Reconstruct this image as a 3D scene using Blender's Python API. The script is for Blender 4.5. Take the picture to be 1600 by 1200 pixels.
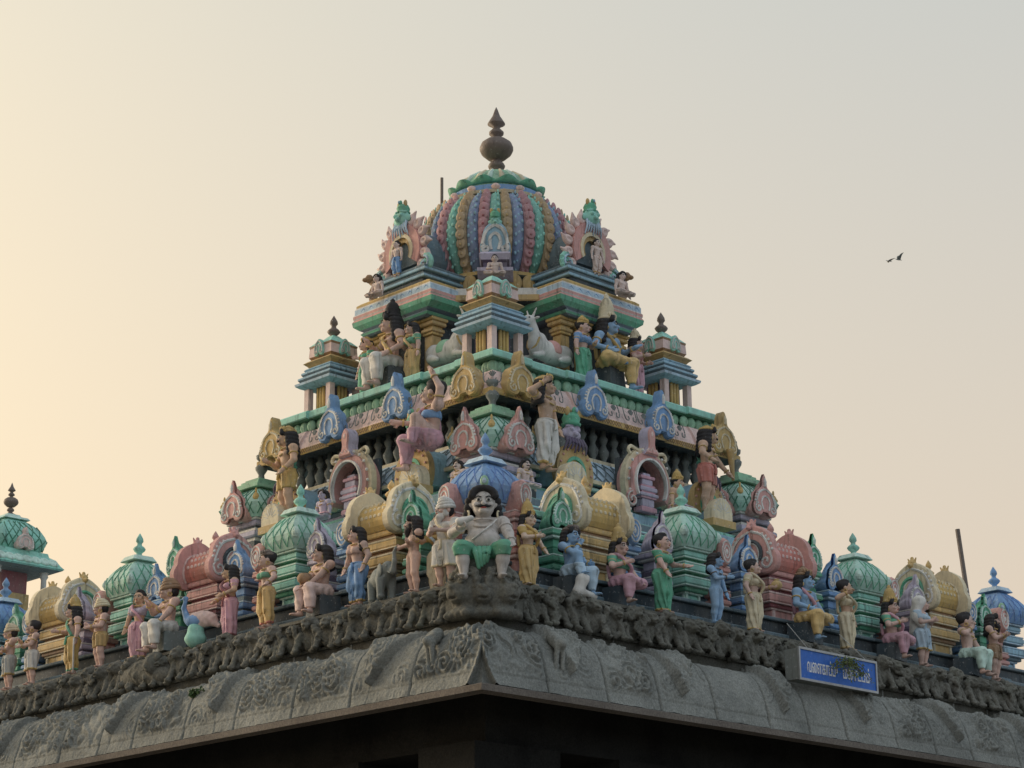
import bpy, math, random
import numpy as np
from mathutils import Vector, Matrix
R = math.radians
for o in list(bpy.data.objects): bpy.data.objects.remove(o)
scene = bpy.context.scene
COL = scene.collection
# ---------------------------------------------------------------- camera
cam = bpy.data.cameras.new("camera"); cam_o = bpy.data.objects.new("camera", cam); COL.objects.link(cam_o)
cam.sensor_width = 36.0; cam.lens = 36.0 * 3412.36 / 1600.0; cam.clip_end = 5000
cam_o.location = (0, 0, 1.6)
cam_o.rotation_mode = 'XYZ'
cam_o.matrix_world = (Matrix.Translation((0, 0, 1.6)) @ Matrix.Rotation(R(0.0593), 4, 'Z')
                      @ Matrix.Rotation(R(90 + 17.7414), 4, 'X') @ Matrix.Rotation(R(-0.47), 4, 'Z'))
scene.camera = cam_o
# ---------------------------------------------------------------- sky, sun, exposure
SUN_AZ, SUN_EL = -60.0, 13.0        # degrees left of the view direction (+Y), above the horizon
world = bpy.data.worlds.new("World"); scene.world = world; world.use_nodes = True
wn, wl = world.node_tree.nodes, world.node_tree.links
wn.clear()
sky = wn.new('ShaderNodeTexSky'); sky.sky_type = 'NISHITA'; sky.sun_disc = False
sky.sun_elevation = R(SUN_EL); sky.sun_rotation = R(SUN_AZ)
sky.altitude = 0; sky.air_density = 1.0; sky.dust_density = 10.0; sky.ozone_density = 1.5
mixh = wn.new('ShaderNodeMix'); mixh.data_type = 'RGBA'; mixh.blend_type = 'MIX'
mixh.inputs[0].default_value = 0.72          # thick evening haze veiling the clear-air sky: peach low down, grey overhead
tc = wn.new('ShaderNodeTexCoord'); sx = wn.new('ShaderNodeSeparateXYZ'); hr = wn.new('ShaderNodeValToRGB')
wl.new(tc.outputs['Generated'], sx.inputs[0]); wl.new(sx.outputs[2], hr.inputs[0])
er = hr.color_ramp.elements; er[0].position = .08; er[0].color = (.90, .70, .52, 1); er[1].position = .95; er[1].color = (.56, .62, .68, 1)
e_ = er.new(.27); e_.color = (.79, .70, .58, 1); e_ = er.new(.46); e_.color = (.66, .67, .63, 1)
sc_ = wn.new('ShaderNodeVectorMath'); sc_.operation = 'SCALE'; sc_.inputs['Scale'].default_value = 9.6
# forward scattering: the haze brightens and warms towards the sun
nd = wn.new('ShaderNodeVectorMath'); nd.operation = 'DOT_PRODUCT'; wl.new(tc.outputs['Generated'], nd.inputs[0])
nd.inputs[1].default_value = (math.sin(R(SUN_AZ)) * math.cos(R(SUN_EL)), math.cos(R(SUN_AZ)) * math.cos(R(SUN_EL)), math.sin(R(SUN_EL)))
mxm = wn.new('ShaderNodeMath'); mxm.operation = 'MAXIMUM'; mxm.inputs[1].default_value = 0; wl.new(nd.outputs['Value'], mxm.inputs[0])
pw = wn.new('ShaderNodeMath'); pw.operation = 'POWER'; pw.inputs[1].default_value = 3.0; wl.new(mxm.outputs[0], pw.inputs[0])
gl = wn.new('ShaderNodeVectorMath'); gl.operation = 'SCALE'; gl.inputs[0].default_value = (.74, .45, .03); wl.new(pw.outputs[0], gl.inputs['Scale'])
ad = wn.new('ShaderNodeVectorMath'); ad.operation = 'ADD'; wl.new(hr.outputs[0], ad.inputs[0]); wl.new(gl.outputs[0], ad.inputs[1])
# the sky away from the sun is greyer and cooler
an = wn.new('ShaderNodeMapRange'); an.interpolation_type = 'SMOOTHSTEP'; an.inputs['From Min'].default_value = .25; an.inputs['From Max'].default_value = -.6; wl.new(nd.outputs['Value'], an.inputs['Value'])
am = wn.new('ShaderNodeMix'); am.data_type = 'RGBA'; wl.new(an.outputs[0], am.inputs[0]); wl.new(ad.outputs[0], am.inputs[6]); am.inputs[7].default_value = (.66, .74, .81, 1)
wl.new(am.outputs[2], sc_.inputs[0]); wl.new(sky.outputs[0], mixh.inputs[6]); wl.new(sc_.outputs[0], mixh.inputs[7])
bg = wn.new('ShaderNodeBackground'); bg.inputs[1].default_value = 0.1
out = wn.new('ShaderNodeOutputWorld')
wl.new(mixh.outputs[2], bg.inputs[0]); wl.new(bg.outputs[0], out.inputs[0])
sun = bpy.data.lights.new("sun", 'SUN'); sun.energy = 1.5; sun.angle = R(12); sun.color = (1.0, 0.86, 0.68)
sun_o = bpy.data.objects.new("sun", sun); COL.objects.link(sun_o)
sd = Vector((math.sin(R(SUN_AZ)) * math.cos(R(SUN_EL)), math.cos(R(SUN_AZ)) * math.cos(R(SUN_EL)), math.sin(R(SUN_EL))))
sun_o.rotation_euler = sd.to_track_quat('Z', 'Y').to_euler()
vs = scene.view_settings; vs.view_transform = 'Standard'; vs.look = 'None'; vs.exposure = 0.26; vs.gamma = 1.0
vs.use_curve_mapping = False
rng = random.Random(7); nrng = np.random.RandomState(11)
# ---------------------------------------------------------------- materials
MATS = {}
def mat(name, rgb, rough=.7, grime=.50, scale=3.0, bump=.25, bscale=60, metallic=0, grime_col=(.22, .21, .19), spec=.3, streak=True):
    if name in MATS: return MATS[name]
    m = bpy.data.materials.new(name); m.use_nodes = True; MATS[name] = m
    n, l = m.node_tree.nodes, m.node_tree.links
    b = n['Principled BSDF']; b.inputs['Roughness'].default_value = rough; b.inputs['Metallic'].default_value = metallic
    b.inputs['Specular IOR Level'].default_value = spec
    g = n.new('ShaderNodeNewGeometry')
    mp = n.new('ShaderNodeMapping'); mp.inputs['Scale'].default_value = (1, 1, .35 if streak else 1)
    l.new(g.outputs['Position'], mp.inputs[0])
    n1 = n.new('ShaderNodeTexNoise'); n1.inputs['Scale'].default_value = scale; n1.inputs['Detail'].default_value = 9; n1.inputs['Roughness'].default_value = .68
    l.new(mp.outputs[0], n1.inputs[0])
    rp = n.new('ShaderNodeValToRGB'); rp.color_ramp.elements[0].position = .42; rp.color_ramp.elements[1].position = .72
    l.new(n1.outputs[0], rp.inputs[0])
    mu = n.new('ShaderNodeMath'); mu.operation = 'MULTIPLY'; mu.inputs[1].default_value = grime; l.new(rp.outputs[0], mu.inputs[0])
    n2 = n.new('ShaderNodeTexNoise'); n2.inputs['Scale'].default_value = scale * 5; n2.inputs['Detail'].default_value = 5
    l.new(g.outputs['Position'], n2.inputs[0])
    hs = n.new('ShaderNodeMix'); hs.data_type = 'RGBA'
    hs.inputs[6].default_value = (*[c * .74 for c in rgb], 1); hs.inputs[7].default_value = (*[min(1, c * 1.16 + .015) for c in rgb], 1)
    l.new(n2.outputs[0], hs.inputs[0])
    mx = n.new('ShaderNodeMix'); mx.data_type = 'RGBA'; l.new(mu.outputs[0], mx.inputs[0]); l.new(hs.outputs[2], mx.inputs[6])
    mx.inputs[7].default_value = (*grime_col, 1)
    # narrow rain streaks of black mould, and chips worn down to the plaster
    mp2 = n.new('ShaderNodeMapping'); mp2.inputs['Scale'].default_value = (1, 1, .14); l.new(g.outputs['Position'], mp2.inputs[0])
    n4 = n.new('ShaderNodeTexNoise'); n4.inputs['Scale'].default_value = 13; n4.inputs['Detail'].default_value = 6; l.new(mp2.outputs[0], n4.inputs[0])
    r4 = n.new('ShaderNodeValToRGB'); r4.color_ramp.elements[0].position = .56; r4.color_ramp.elements[1].position = .70; r4.color_ramp.elements[1].color = (min(1, grime * 1.2),) * 3 + (1,); l.new(n4.outputs[0], r4.inputs[0])
    m4 = n.new('ShaderNodeMix'); m4.data_type = 'RGBA'; l.new(r4.outputs[0], m4.inputs[0]); l.new(mx.outputs[2], m4.inputs[6]); m4.inputs[7].default_value = (*[c * .22 + .02 for c in rgb], 1)
    n5 = n.new('ShaderNodeTexNoise'); n5.inputs['Scale'].default_value = 24; n5.inputs['Detail'].default_value = 4; l.new(g.outputs['Position'], n5.inputs[0])
    r5 = n.new('ShaderNodeValToRGB'); r5.color_ramp.elements[0].position = .63; r5.color_ramp.elements[1].position = .67; r5.color_ramp.elements[1].color = (grime * 1.1,) * 3 + (1,); l.new(n5.outputs[0], r5.inputs[0])
    m5 = n.new('ShaderNodeMix'); m5.data_type = 'RGBA'; l.new(r5.outputs[0], m5.inputs[0]); l.new(m4.outputs[2], m5.inputs[6]); m5.inputs[7].default_value = (*[min(.8, c * .5 + .34) for c in rgb], 1)
    l.new(m5.outputs[2], b.inputs['Base Color'])
    if bump:
        n3 = n.new('ShaderNodeTexNoise'); n3.inputs['Scale'].default_value = bscale; n3.inputs['Detail'].default_value = 6
        l.new(g.outputs['Position'], n3.inputs[0])
        bp = n.new('ShaderNodeBump'); bp.inputs['Strength'].default_value = bump; bp.inputs['Distance'].default_value = .01
        l.new(n3.outputs[0], bp.inputs['Height']); l.new(bp.outputs[0], b.inputs['Normal'])
    return m
PAL = dict(
    teal=(.20, .48, .40), mint=(.55, .76, .67), green=(.05, .29, .17), dgreen=(.03, .16, .10), leaf=(.20, .40, .26),
    blue=(.13, .30, .58), lblue=(.44, .60, .74), sblue=(.20, .36, .46), slate=(.085, .135, .165), dslate=(.045, .065, .08),
    pink=(.62, .30, .27), lpink=(.74, .54, .50), red=(.42, .12, .09), maroon=(.22, .06, .07), rose=(.58, .30, .38),
    yellow=(.66, .44, .15), gold=(.55, .36, .09), ochre=(.40, .26, .08), cream=(.70, .60, .40), white=(.72, .70, .66), lav=(.36, .32, .42), purple=(.14, .11, .18),
    brown=(.24, .14, .07), bronze=(.19, .15, .13), skin=(.62, .40, .33), pale=(.74, .73, .70), seafoam=(.38, .62, .53), cobalt=(.07, .17, .42), rib_gold=(.34, .235, .12), rib_blue=(.13, .19, .34), rib_rose=(.36, .17, .19), rib_teal=(.11, .34, .28), skin2=(.66, .48, .36), pskin=(.66, .52, .47), tan=(.45, .28, .18), bskin=(.22, .40, .62),
    hair=(.022, .02, .022), black=(.012, .012, .012), grey=(.30, .31, .30), dgrey=(.12, .14, .135), orange=(.60, .28, .12), lip=(.45, .09, .08),
)
for k_, v_ in list(PAL.items()):                     # chalky, sun-bleached distemper: every paint carries some white
    if k_ not in ('hair', 'black', 'bronze', 'dslate', 'purple', 'lip', 'white'):
        w_ = .04 if max(v_) < .25 else .09
        PAL[k_] = tuple(min(.84, c * (1.42 if max(v_) < .5 else 1.12) * (1 - w_) + w_ * q) for c, q in zip(v_, (.74, .74, .72)))
def C(n):
    r = PAL[n]
    if n in ('hair', 'black', 'lip'): return mat(n, r, grime=.12, grime_col=(.09, .08, .075))
    if n == 'bronze': return mat(n, r, rough=.6, grime=.3, metallic=.15)
    return mat(n, r)
stone = None
def make_stone(name, c1, c2, c3, moss=.25):
    m = bpy.data.materials.new(name); m.use_nodes = True
    n, l = m.node_tree.nodes, m.node_tree.links
    b = n['Principled BSDF']; b.inputs['Roughness'].default_value = .9; b.inputs['Specular IOR Level'].default_value = .2
    g = n.new('ShaderNodeNewGeometry')
    def noise(s, d, r=.6):
        t = n.new('ShaderNodeTexNoise'); t.inputs['Scale'].default_value = s; t.inputs['Detail'].default_value = d; t.inputs['Roughness'].default_value = r
        l.new(g.outputs['Position'], t.inputs[0]); return t
    a = noise(1.3, 10, .7); r1 = n.new('ShaderNodeValToRGB'); r1.color_ramp.elements[0].position = .36; r1.color_ramp.elements[1].position = .66
    r1.color_ramp.elements[0].color = (*c1, 1); r1.color_ramp.elements[1].color = (*c2, 1); l.new(a.outputs[0], r1.inputs[0])
    f = noise(38, 8, .75); r2 = n.new('ShaderNodeValToRGB'); r2.color_ramp.elements[0].position = .3; r2.color_ramp.elements[1].position = .75
    r2.color_ramp.elements[0].color = (.45, .45, .45, 1); r2.color_ramp.elements[1].color = (1.35, 1.33, 1.28, 1); l.new(f.outputs[0], r2.inputs[0])
    mu = n.new('ShaderNodeMix'); mu.data_type = 'RGBA'; mu.blend_type = 'MULTIPLY'; mu.inputs[0].default_value = 1
    l.new(r1.outputs[0], mu.inputs[6]); l.new(r2.outputs[0], mu.inputs[7])
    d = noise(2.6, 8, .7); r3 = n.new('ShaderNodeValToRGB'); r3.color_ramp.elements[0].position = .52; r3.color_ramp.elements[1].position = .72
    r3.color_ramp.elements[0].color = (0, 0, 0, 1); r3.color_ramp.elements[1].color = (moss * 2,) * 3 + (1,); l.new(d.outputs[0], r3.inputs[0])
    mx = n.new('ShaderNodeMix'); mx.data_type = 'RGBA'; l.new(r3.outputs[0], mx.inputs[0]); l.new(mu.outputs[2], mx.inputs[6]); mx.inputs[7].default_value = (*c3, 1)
    l.new(mx.outputs[2], b.inputs['Base Color'])
    h = noise(75, 8, .7); bp = n.new('ShaderNodeBump'); bp.inputs['Strength'].default_value = .55; bp.inputs['Distance'].default_value = .012
    l.new(h.outputs[0], bp.inputs['Height']); l.new(bp.outputs[0], b.inputs['Normal'])
    MATS[name] = m; return m
STONE = make_stone('granite', (.21, .22, .21), (.37, .38, .36), (.10, .11, .095))
STONE_D = make_stone('weathered_granite', (.13, .13, .115), (.25, .245, .22), (.075, .085, .06), .35)
STONE_LIP = make_stone('stained_granite', (.15, .13, .115), (.25, .22, .195), (.10, .09, .08))
STONE_IN = make_stone('shade_dark_granite', (.014, .014, .014), (.035, .035, .033), (.01, .01, .01), .2)  # near-black granite: the shade inside the hall is put into its colour
# ---------------------------------------------------------------- mesh helpers
class MB:
    def __init__(s): s.v = []; s.f = []; s.m = []; s.n = 0
    def add(s, v, f, m=0):
        v = np.asarray(v, float).reshape(-1, 3)
        s.v.append(v); s.f += [tuple(int(i) + s.n for i in q) for q in f]; s.m += [m] * len(f); s.n += len(v); return s
    def box(s, c, h, m=0, top=1.0, rz=0):
        x, y, z = h; t = top
        v = np.array([(-x, -y, -z), (x, -y, -z), (x, y, -z), (-x, y, -z), (-x * t, -y * t, z), (x * t, -y * t, z), (x * t, y * t, z), (-x * t, y * t, z)], float)
        if rz: cc, ss = math.cos(rz), math.sin(rz); v[:, :2] = v[:, :2] @ np.array([[cc, ss], [-ss, cc]])
        return s.add(v + np.array(c), [(3, 2, 1, 0), (4, 5, 6, 7), (0, 1, 5, 4), (1, 2, 6, 5), (2, 3, 7, 6), (3, 0, 4, 7)], m)
    def rings(s, rings, mats=0, cap=(True, True), closed=True):
        n = len(rings[0]); v = np.concatenate([np.asarray(r, float) for r in rings]); f = []; ml = []
        for i in range(len(rings) - 1):
            mi = mats if isinstance(mats, int) else mats[i]
            for j in range(n if closed else n - 1):
                k = (j + 1) % n; f.append((i * n + j, i * n + k, (i + 1) * n + k, (i + 1) * n + j)); ml.append(mi)
        if cap[0]: f.append(tuple(range(n - 1, -1, -1))); ml.append(ml[0])
        if cap[1]: f.append(tuple((len(rings) - 1) * n + j for j in range(n))); ml.append(ml[-2] if cap[0] else ml[-1])
        b = s.n; s.v.append(v); s.f += [tuple(i + b for i in q) for q in f]; s.m += ml; s.n += len(v); return s
    def lathe(s, prof, n=16, mats=0, c=(0, 0, 0), rot=0, cap=(True, True)):
        a = np.arange(n) * 2 * math.pi / n + rot
        return s.rings([np.stack([c[0] + r * np.cos(a), c[1] + r * np.sin(a), np.full(n, c[2] + z)], 1) for r, z in prof], mats, cap)
    def square(s, prof, mats=0, c=(0, 0, 0), ay=1.0, dy=0.0, cap=(True, True)):
        # square or rectangular plan stack: profile of (half, z); y half = half*ay+dy
        return s.rings([np.array([(c[0] - r, c[1] - r * ay - dy, c[2] + z), (c[0] + r, c[1] - r * ay - dy, c[2] + z), (c[0] + r, c[1] + r * ay + dy, c[2] + z), (c[0] - r, c[1] + r * ay + dy, c[2] + z)]) for r, z in prof], mats, cap)
    def tube(s, pts, r, m=0, n=5, closed=False, taper=None):
        p = np.asarray(pts, float); N = len(p)
        d = np.gradient(p, axis=0) if not closed else np.roll(p, -1, 0) - np.roll(p, 1, 0)
        d /= np.linalg.norm(d, axis=1)[:, None] + 1e-9
        up = np.array([0.123, .31, .94]); a = np.cross(d, up); a /= np.linalg.norm(a, axis=1)[:, None] + 1e-9; b = np.cross(d, a)
        th = np.arange(n) * 2 * math.pi / n; rr = np.full(N, r) if taper is None else r * np.asarray(taper)
        rg = [p[i] + rr[i] * (np.cos(th)[:, None] * a[i] + np.sin(th)[:, None] * b[i]) for i in range(N)]
        if closed: rg.append(rg[0])
        return s.rings(rg, m, (not closed, not closed))
    def ball(s, c, r, m=0, n=8, k=5):
        r = np.broadcast_to(np.asarray(r, float), (3,)); rg = []
        for i in range(k + 1):
            ph = -math.pi / 2 + math.pi * i / k; a = np.arange(n) * 2 * math.pi / n; q = max(math.cos(ph), .02)
            rg.append(np.stack([c[0] + r[0] * q * np.cos(a), c[1] + r[1] * q * np.sin(a), np.full(n, c[2] + r[2] * math.sin(ph))], 1))
        return s.rings(rg, m)
    def extrude(s, outline, y0, y1, m=0, m_side=None, bevel=0.0):
        # outline in x,z (counter-clockwise seen from the front, -y); front face at y0
        o = np.asarray(outline, float); n = len(o); ms = m if m_side is None else m_side
        fr = np.stack([o[:, 0], np.full(n, y0), o[:, 1]], 1); bk = np.stack([o[:, 0], np.full(n, y1), o[:, 1]], 1)
        c = o.mean(0)
        if bevel:
            q = c + (o - c) * (1 - bevel); f2 = np.stack([q[:, 0], np.full(n, y0 - .5 * abs(y1 - y0) * .35), q[:, 1]], 1)
            s.add(np.concatenate([f2, fr]), [tuple(range(n))] + [(j, n + j, n + (j + 1) % n, (j + 1) % n) for j in range(n)], m)
        else: s.add(fr, [tuple(range(n))], m)
        s.add(bk, [tuple(range(n - 1, -1, -1))], ms)
        s.add(np.concatenate([fr, bk]), [(j, n + j, n + (j + 1) % n, (j + 1) % n) for j in range(n)], ms); return s
    def mesh(s, name, mats, smooth=False):
        me = bpy.data.meshes.new(name); v = np.concatenate(s.v)
        me.from_pydata(v.tolist(), [], s.f); 
        for m in mats: me.materials.append(m)
        me.polygons.foreach_set('material_index', s.m)
        if smooth: me.polygons.foreach_set('use_smooth', [True] * len(s.f))
        me.update(); return me
    def build(s, name, mats, parent=None, loc=(0, 0, 0), rz=0, smooth=False):
        return put(name, s.mesh(name, [C(m) if isinstance(m, str) else m for m in (mats if isinstance(mats, (list, tuple)) else [mats])], smooth), parent, loc, rz)
def put(name, me, parent=None, loc=(0, 0, 0), rz=0, sc=1.0):
    o = bpy.data.objects.new(name, me); COL.objects.link(o); o.location = loc; o.rotation_euler = (0, 0, rz); o.parent = parent
    if sc != 1.0: o.scale = (sc,) * 3 if not isinstance(sc, (tuple, list)) else sc
    return o
def tag(o, label=None, cat=None, group=None, kind=None):
    if label: o['label'] = label
    if cat: o['category'] = cat
    if group: o['group'] = group
    if kind: o['kind'] = kind
    return o
def copy_tree(o, parent, loc=None, rz=None):
    c = o.copy(); COL.objects.link(c); c.parent = parent
    if loc is not None: c.location = loc
    if rz is not None: c.rotation_euler = (0, 0, rz)
    for ch in [k for k in o.children]: copy_tree(ch, c)
    return c
def smooth_curve(p, k=5, closed=False):
    p = np.asarray(p, float); n = len(p); o = []
    for i in range(n if closed else n - 1):
        if closed: a, b, c, d = p[(i - 1) % n], p[i], p[(i + 1) % n], p[(i + 2) % n]
        else: a, b, c, d = p[max(i - 1, 0)], p[i], p[i + 1], p[min(i + 2, n - 1)]
        for j in range(k):
            t = j / k; o.append(.5 * (2 * b + (c - a) * t + (2 * a - 5 * b + 4 * c - d) * t * t + (3 * b - a - 3 * c + d) * t ** 3))
    if not closed: o.append(p[-1])
    return np.array(o)
# ---------------------------------------------------------------- signed-distance sculpting (surface nets)
def rcone(a, b, ra, rb=None, k=.03): return ('c', np.array(a, float), np.array(b, float), ra, ra if rb is None else rb, k)
def ell(c, r, k=.03, rot=None): return ('e', np.array(c, float), np.broadcast_to(np.asarray(r, float), (3,)).copy(), rot, 0, k)
def cut(prim): return ('-',) + (prim,)
def sdf_mesh(prims, vox, clip=None, warp=None, name='sculpt'):
    base = [p[1] if p[0] == '-' else p for p in prims]
    lo = np.full(3, 1e9); hi = -lo
    for p, q in zip(prims, base):
        if p[0] == '-': continue
        if q[0] == 'c':
            for c, r in ((q[1], q[3]), (q[2], q[4])): lo = np.minimum(lo, c - r); hi = np.maximum(hi, c + r)
        else: m = max(q[2]) if q[3] is not None else q[2]; lo = np.minimum(lo, q[1] - m); hi = np.maximum(hi, q[1] + m)
    lo -= vox * 3; hi += vox * 3
    n = np.ceil((hi - lo) / vox).astype(int) + 1
    ax = [lo[i] + vox * np.arange(n[i]) for i in range(3)]
    F = np.full(n, .25)
    for p, q in zip(prims, base):
        k = q[5]
        if q[0] == 'c': l = np.minimum(q[1] - q[3], q[2] - q[4]); h = np.maximum(q[1] + q[3], q[2] + q[4])
        else: m = max(q[2]) if q[3] is not None else q[2]; l = q[1] - m; h = q[1] + m
        pad = k + 3 * vox
        i0 = np.clip(np.floor((l - pad - lo) / vox).astype(int), 0, n - 1); i1 = np.clip(np.ceil((h + pad - lo) / vox).astype(int) + 1, 1, n)
        if (i1 <= i0).any(): continue
        sl = tuple(slice(a, b) for a, b in zip(i0, i1))
        x = ax[0][sl[0]][:, None, None]; y = ax[1][sl[1]][None, :, None]; z = ax[2][sl[2]][None, None, :]
        if q[0] == 'c':
            a, b, ra, rb = q[1:5]; d = b - a; L2 = d @ d + 1e-12
            px, py, pz = x - a[0], y - a[1], z - a[2]
            t = np.clip((px * d[0] + py * d[1] + pz * d[2]) / L2, 0, 1)
            D = np.sqrt((px - t * d[0]) ** 2 + (py - t * d[1]) ** 2 + (pz - t * d[2]) ** 2) - (ra + (rb - ra) * t)
        else:
            px, py, pz = x - q[1][0], y - q[1][1], z - q[1][2]
            if q[3] is not None:
                M = q[3]; px, py, pz = (px * M[0][0] + py * M[1][0] + pz * M[2][0], px * M[0][1] + py * M[1][1] + pz * M[2][1], px * M[0][2] + py * M[1][2] + pz * M[2][2])
            r = q[2]; g = np.sqrt((px / r[0]) ** 2 + (py / r[1]) ** 2 + (pz / r[2]) ** 2)
            D = (g - 1) * g / (np.sqrt((px / r[0] ** 2) ** 2 + (py / r[1] ** 2) ** 2 + (pz / r[2] ** 2) ** 2) + 1e-6)
        A = F[sl]
        if p[0] == '-':
            B = -D; hh = np.maximum(k - np.abs(A - B), 0); F[sl] = np.maximum(A, B) + hh * hh / (4 * k + 1e-9)
        else:
            hh = np.maximum(k - np.abs(A - D), 0); F[sl] = np.minimum(A, D) - hh * hh / (4 * k + 1e-9)
    if warp is not None: F = F + warp(ax[0][:, None, None], ax[1][None, :, None], ax[2][None, None, :])
    if clip is not None: F = np.maximum(F, clip(ax[0][:, None, None], ax[1][None, :, None], ax[2][None, None, :]))
    F[0] = F[-1] = .1; F[:, 0] = F[:, -1] = .1; F[:, :, 0] = F[:, :, -1] = .1
    S = F < 0
    cc = np.zeros(np.array(F.shape) - 1, int)
    offs = [(i, j, k) for i in (0, 1) for j in (0, 1) for k in (0, 1)]
    for i, j, k in offs: cc += S[i:F.shape[0] - 1 + i, j:F.shape[1] - 1 + j, k:F.shape[2] - 1 + k]
    act = np.argwhere((cc > 0) & (cc < 8))
    if len(act) == 0: return MB()
    vals = np.stack([F[act[:, 0] + i, act[:, 1] + j, act[:, 2] + k] for i, j, k in offs], 1)
    sum_ = np.zeros((len(act), 3)); cnt = np.zeros(len(act)); oa = np.array(offs, float)
    for a in range(8):
        for b in range(a + 1, 8):
            if np.abs(oa[a] - oa[b]).sum() != 1: continue
            va, vb = vals[:, a], vals[:, b]; mk = (va < 0) != (vb < 0)
            t = np.where(mk, va / np.where(mk, va - vb, 1), 0)
            sum_ += np.where(mk[:, None], oa[a] + t[:, None] * (oa[b] - oa[a]), 0); cnt += mk
    V = lo + vox * (act + sum_ / cnt[:, None])
    idx = np.full(cc.shape, -1); idx[tuple(act.T)] = np.arange(len(act))
    fs = []
    for a in range(3):
        b, c = (a + 1) % 3, (a + 2) % 3
        s0 = [slice(None)] * 3; s1 = [slice(None)] * 3; s0[a] = slice(0, -1); s1[a] = slice(1, None)
        A0, A1 = S[tuple(s0)], S[tuple(s1)]
        e = np.argwhere(A0 != A1)
        e = e[(e[:, b] > 0) & (e[:, c] > 0) & (e[:, b] < cc.shape[b]) & (e[:, c] < cc.shape[c])]
        if len(e) == 0: continue
        def at(db, dc):
            q = e.copy(); q[:, b] -= db; q[:, c] -= dc; return idx[tuple(q.T)]
        q = np.stack([at(1, 1), at(0, 1), at(0, 0), at(1, 0)], 1)
        fl = ~A0[tuple(e.T)]
        q[fl] = q[fl][:, ::-1]; fs.append(q)
    Fq = np.concatenate(fs); Fq = Fq[(Fq >= 0).all(1)]
    mb = MB(); mb.v = [V]; mb.f = [tuple(q) for q in Fq.tolist()]; mb.m = [0] * len(Fq); mb.n = len(V)
    return mb
def vnoise(x, y, seed=0):
    r = np.random.RandomState(seed).rand(64, 64)
    xi, yi = np.floor(x).astype(int), np.floor(y).astype(int); fx, fy = x - xi, y - yi
    fx = fx * fx * (3 - 2 * fx); fy = fy * fy * (3 - 2 * fy); g = lambda a, b: r[a % 64, b % 64]
    return (g(xi, yi) * (1 - fx) + g(xi + 1, yi) * fx) * (1 - fy) + (g(xi, yi + 1) * (1 - fx) + g(xi + 1, yi + 1) * fx) * fy
# ---------------------------------------------------------------- the place: ground and the two building frames
gm = MB(); gm.add([(-2500, -2500, 0), (2500, -2500, 0), (2500, 2500, 0), (-2500, 2500, 0)], [(0, 1, 2, 3)])
ground = gm.build('ground', [make_stone('courtyard_stone', (.17, .16, .145), (.25, .24, .22), (.12, .11, .10))]); tag(ground, kind='structure')
AX, AY, ATH = -.28367, 35.9134, R(44.28275)
def root(name, label, cat, loc=(0, 0, 0), rz=0, parent=None, group=None):
    o = bpy.data.objects.new(name, None); COL.objects.link(o); o.location = loc; o.rotation_euler = (0, 0, rz); o.parent = parent
    o.empty_display_size = .2
    if label: tag(o, label, cat, group)
    return o
def to_world(u, v, z):
    return (AX + u * math.cos(ATH) - v * math.sin(ATH), AY + u * math.sin(ATH) + v * math.cos(ATH), z)
hall = root('stone_hall', 'weathered carved granite hall with heavy rolled eave and beast frieze under the painted tower', 'hall', (AX, AY, 0), ATH)
tower = root('temple_tower', 'tall stepped temple tower painted in many pastel colours with ribbed dome and finial', 'tower', (AX, AY, 7.58), ATH)
TZ = 7.58
def wall_loc(side, t, h, z):          # side 'R' : face v=-h ; 'L' : face u=-h
    return (t, -h, z) if side == 'R' else (-h, t, z)
WALL_RZ = {'R': 0.0, 'L': -math.pi / 2}
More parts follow.
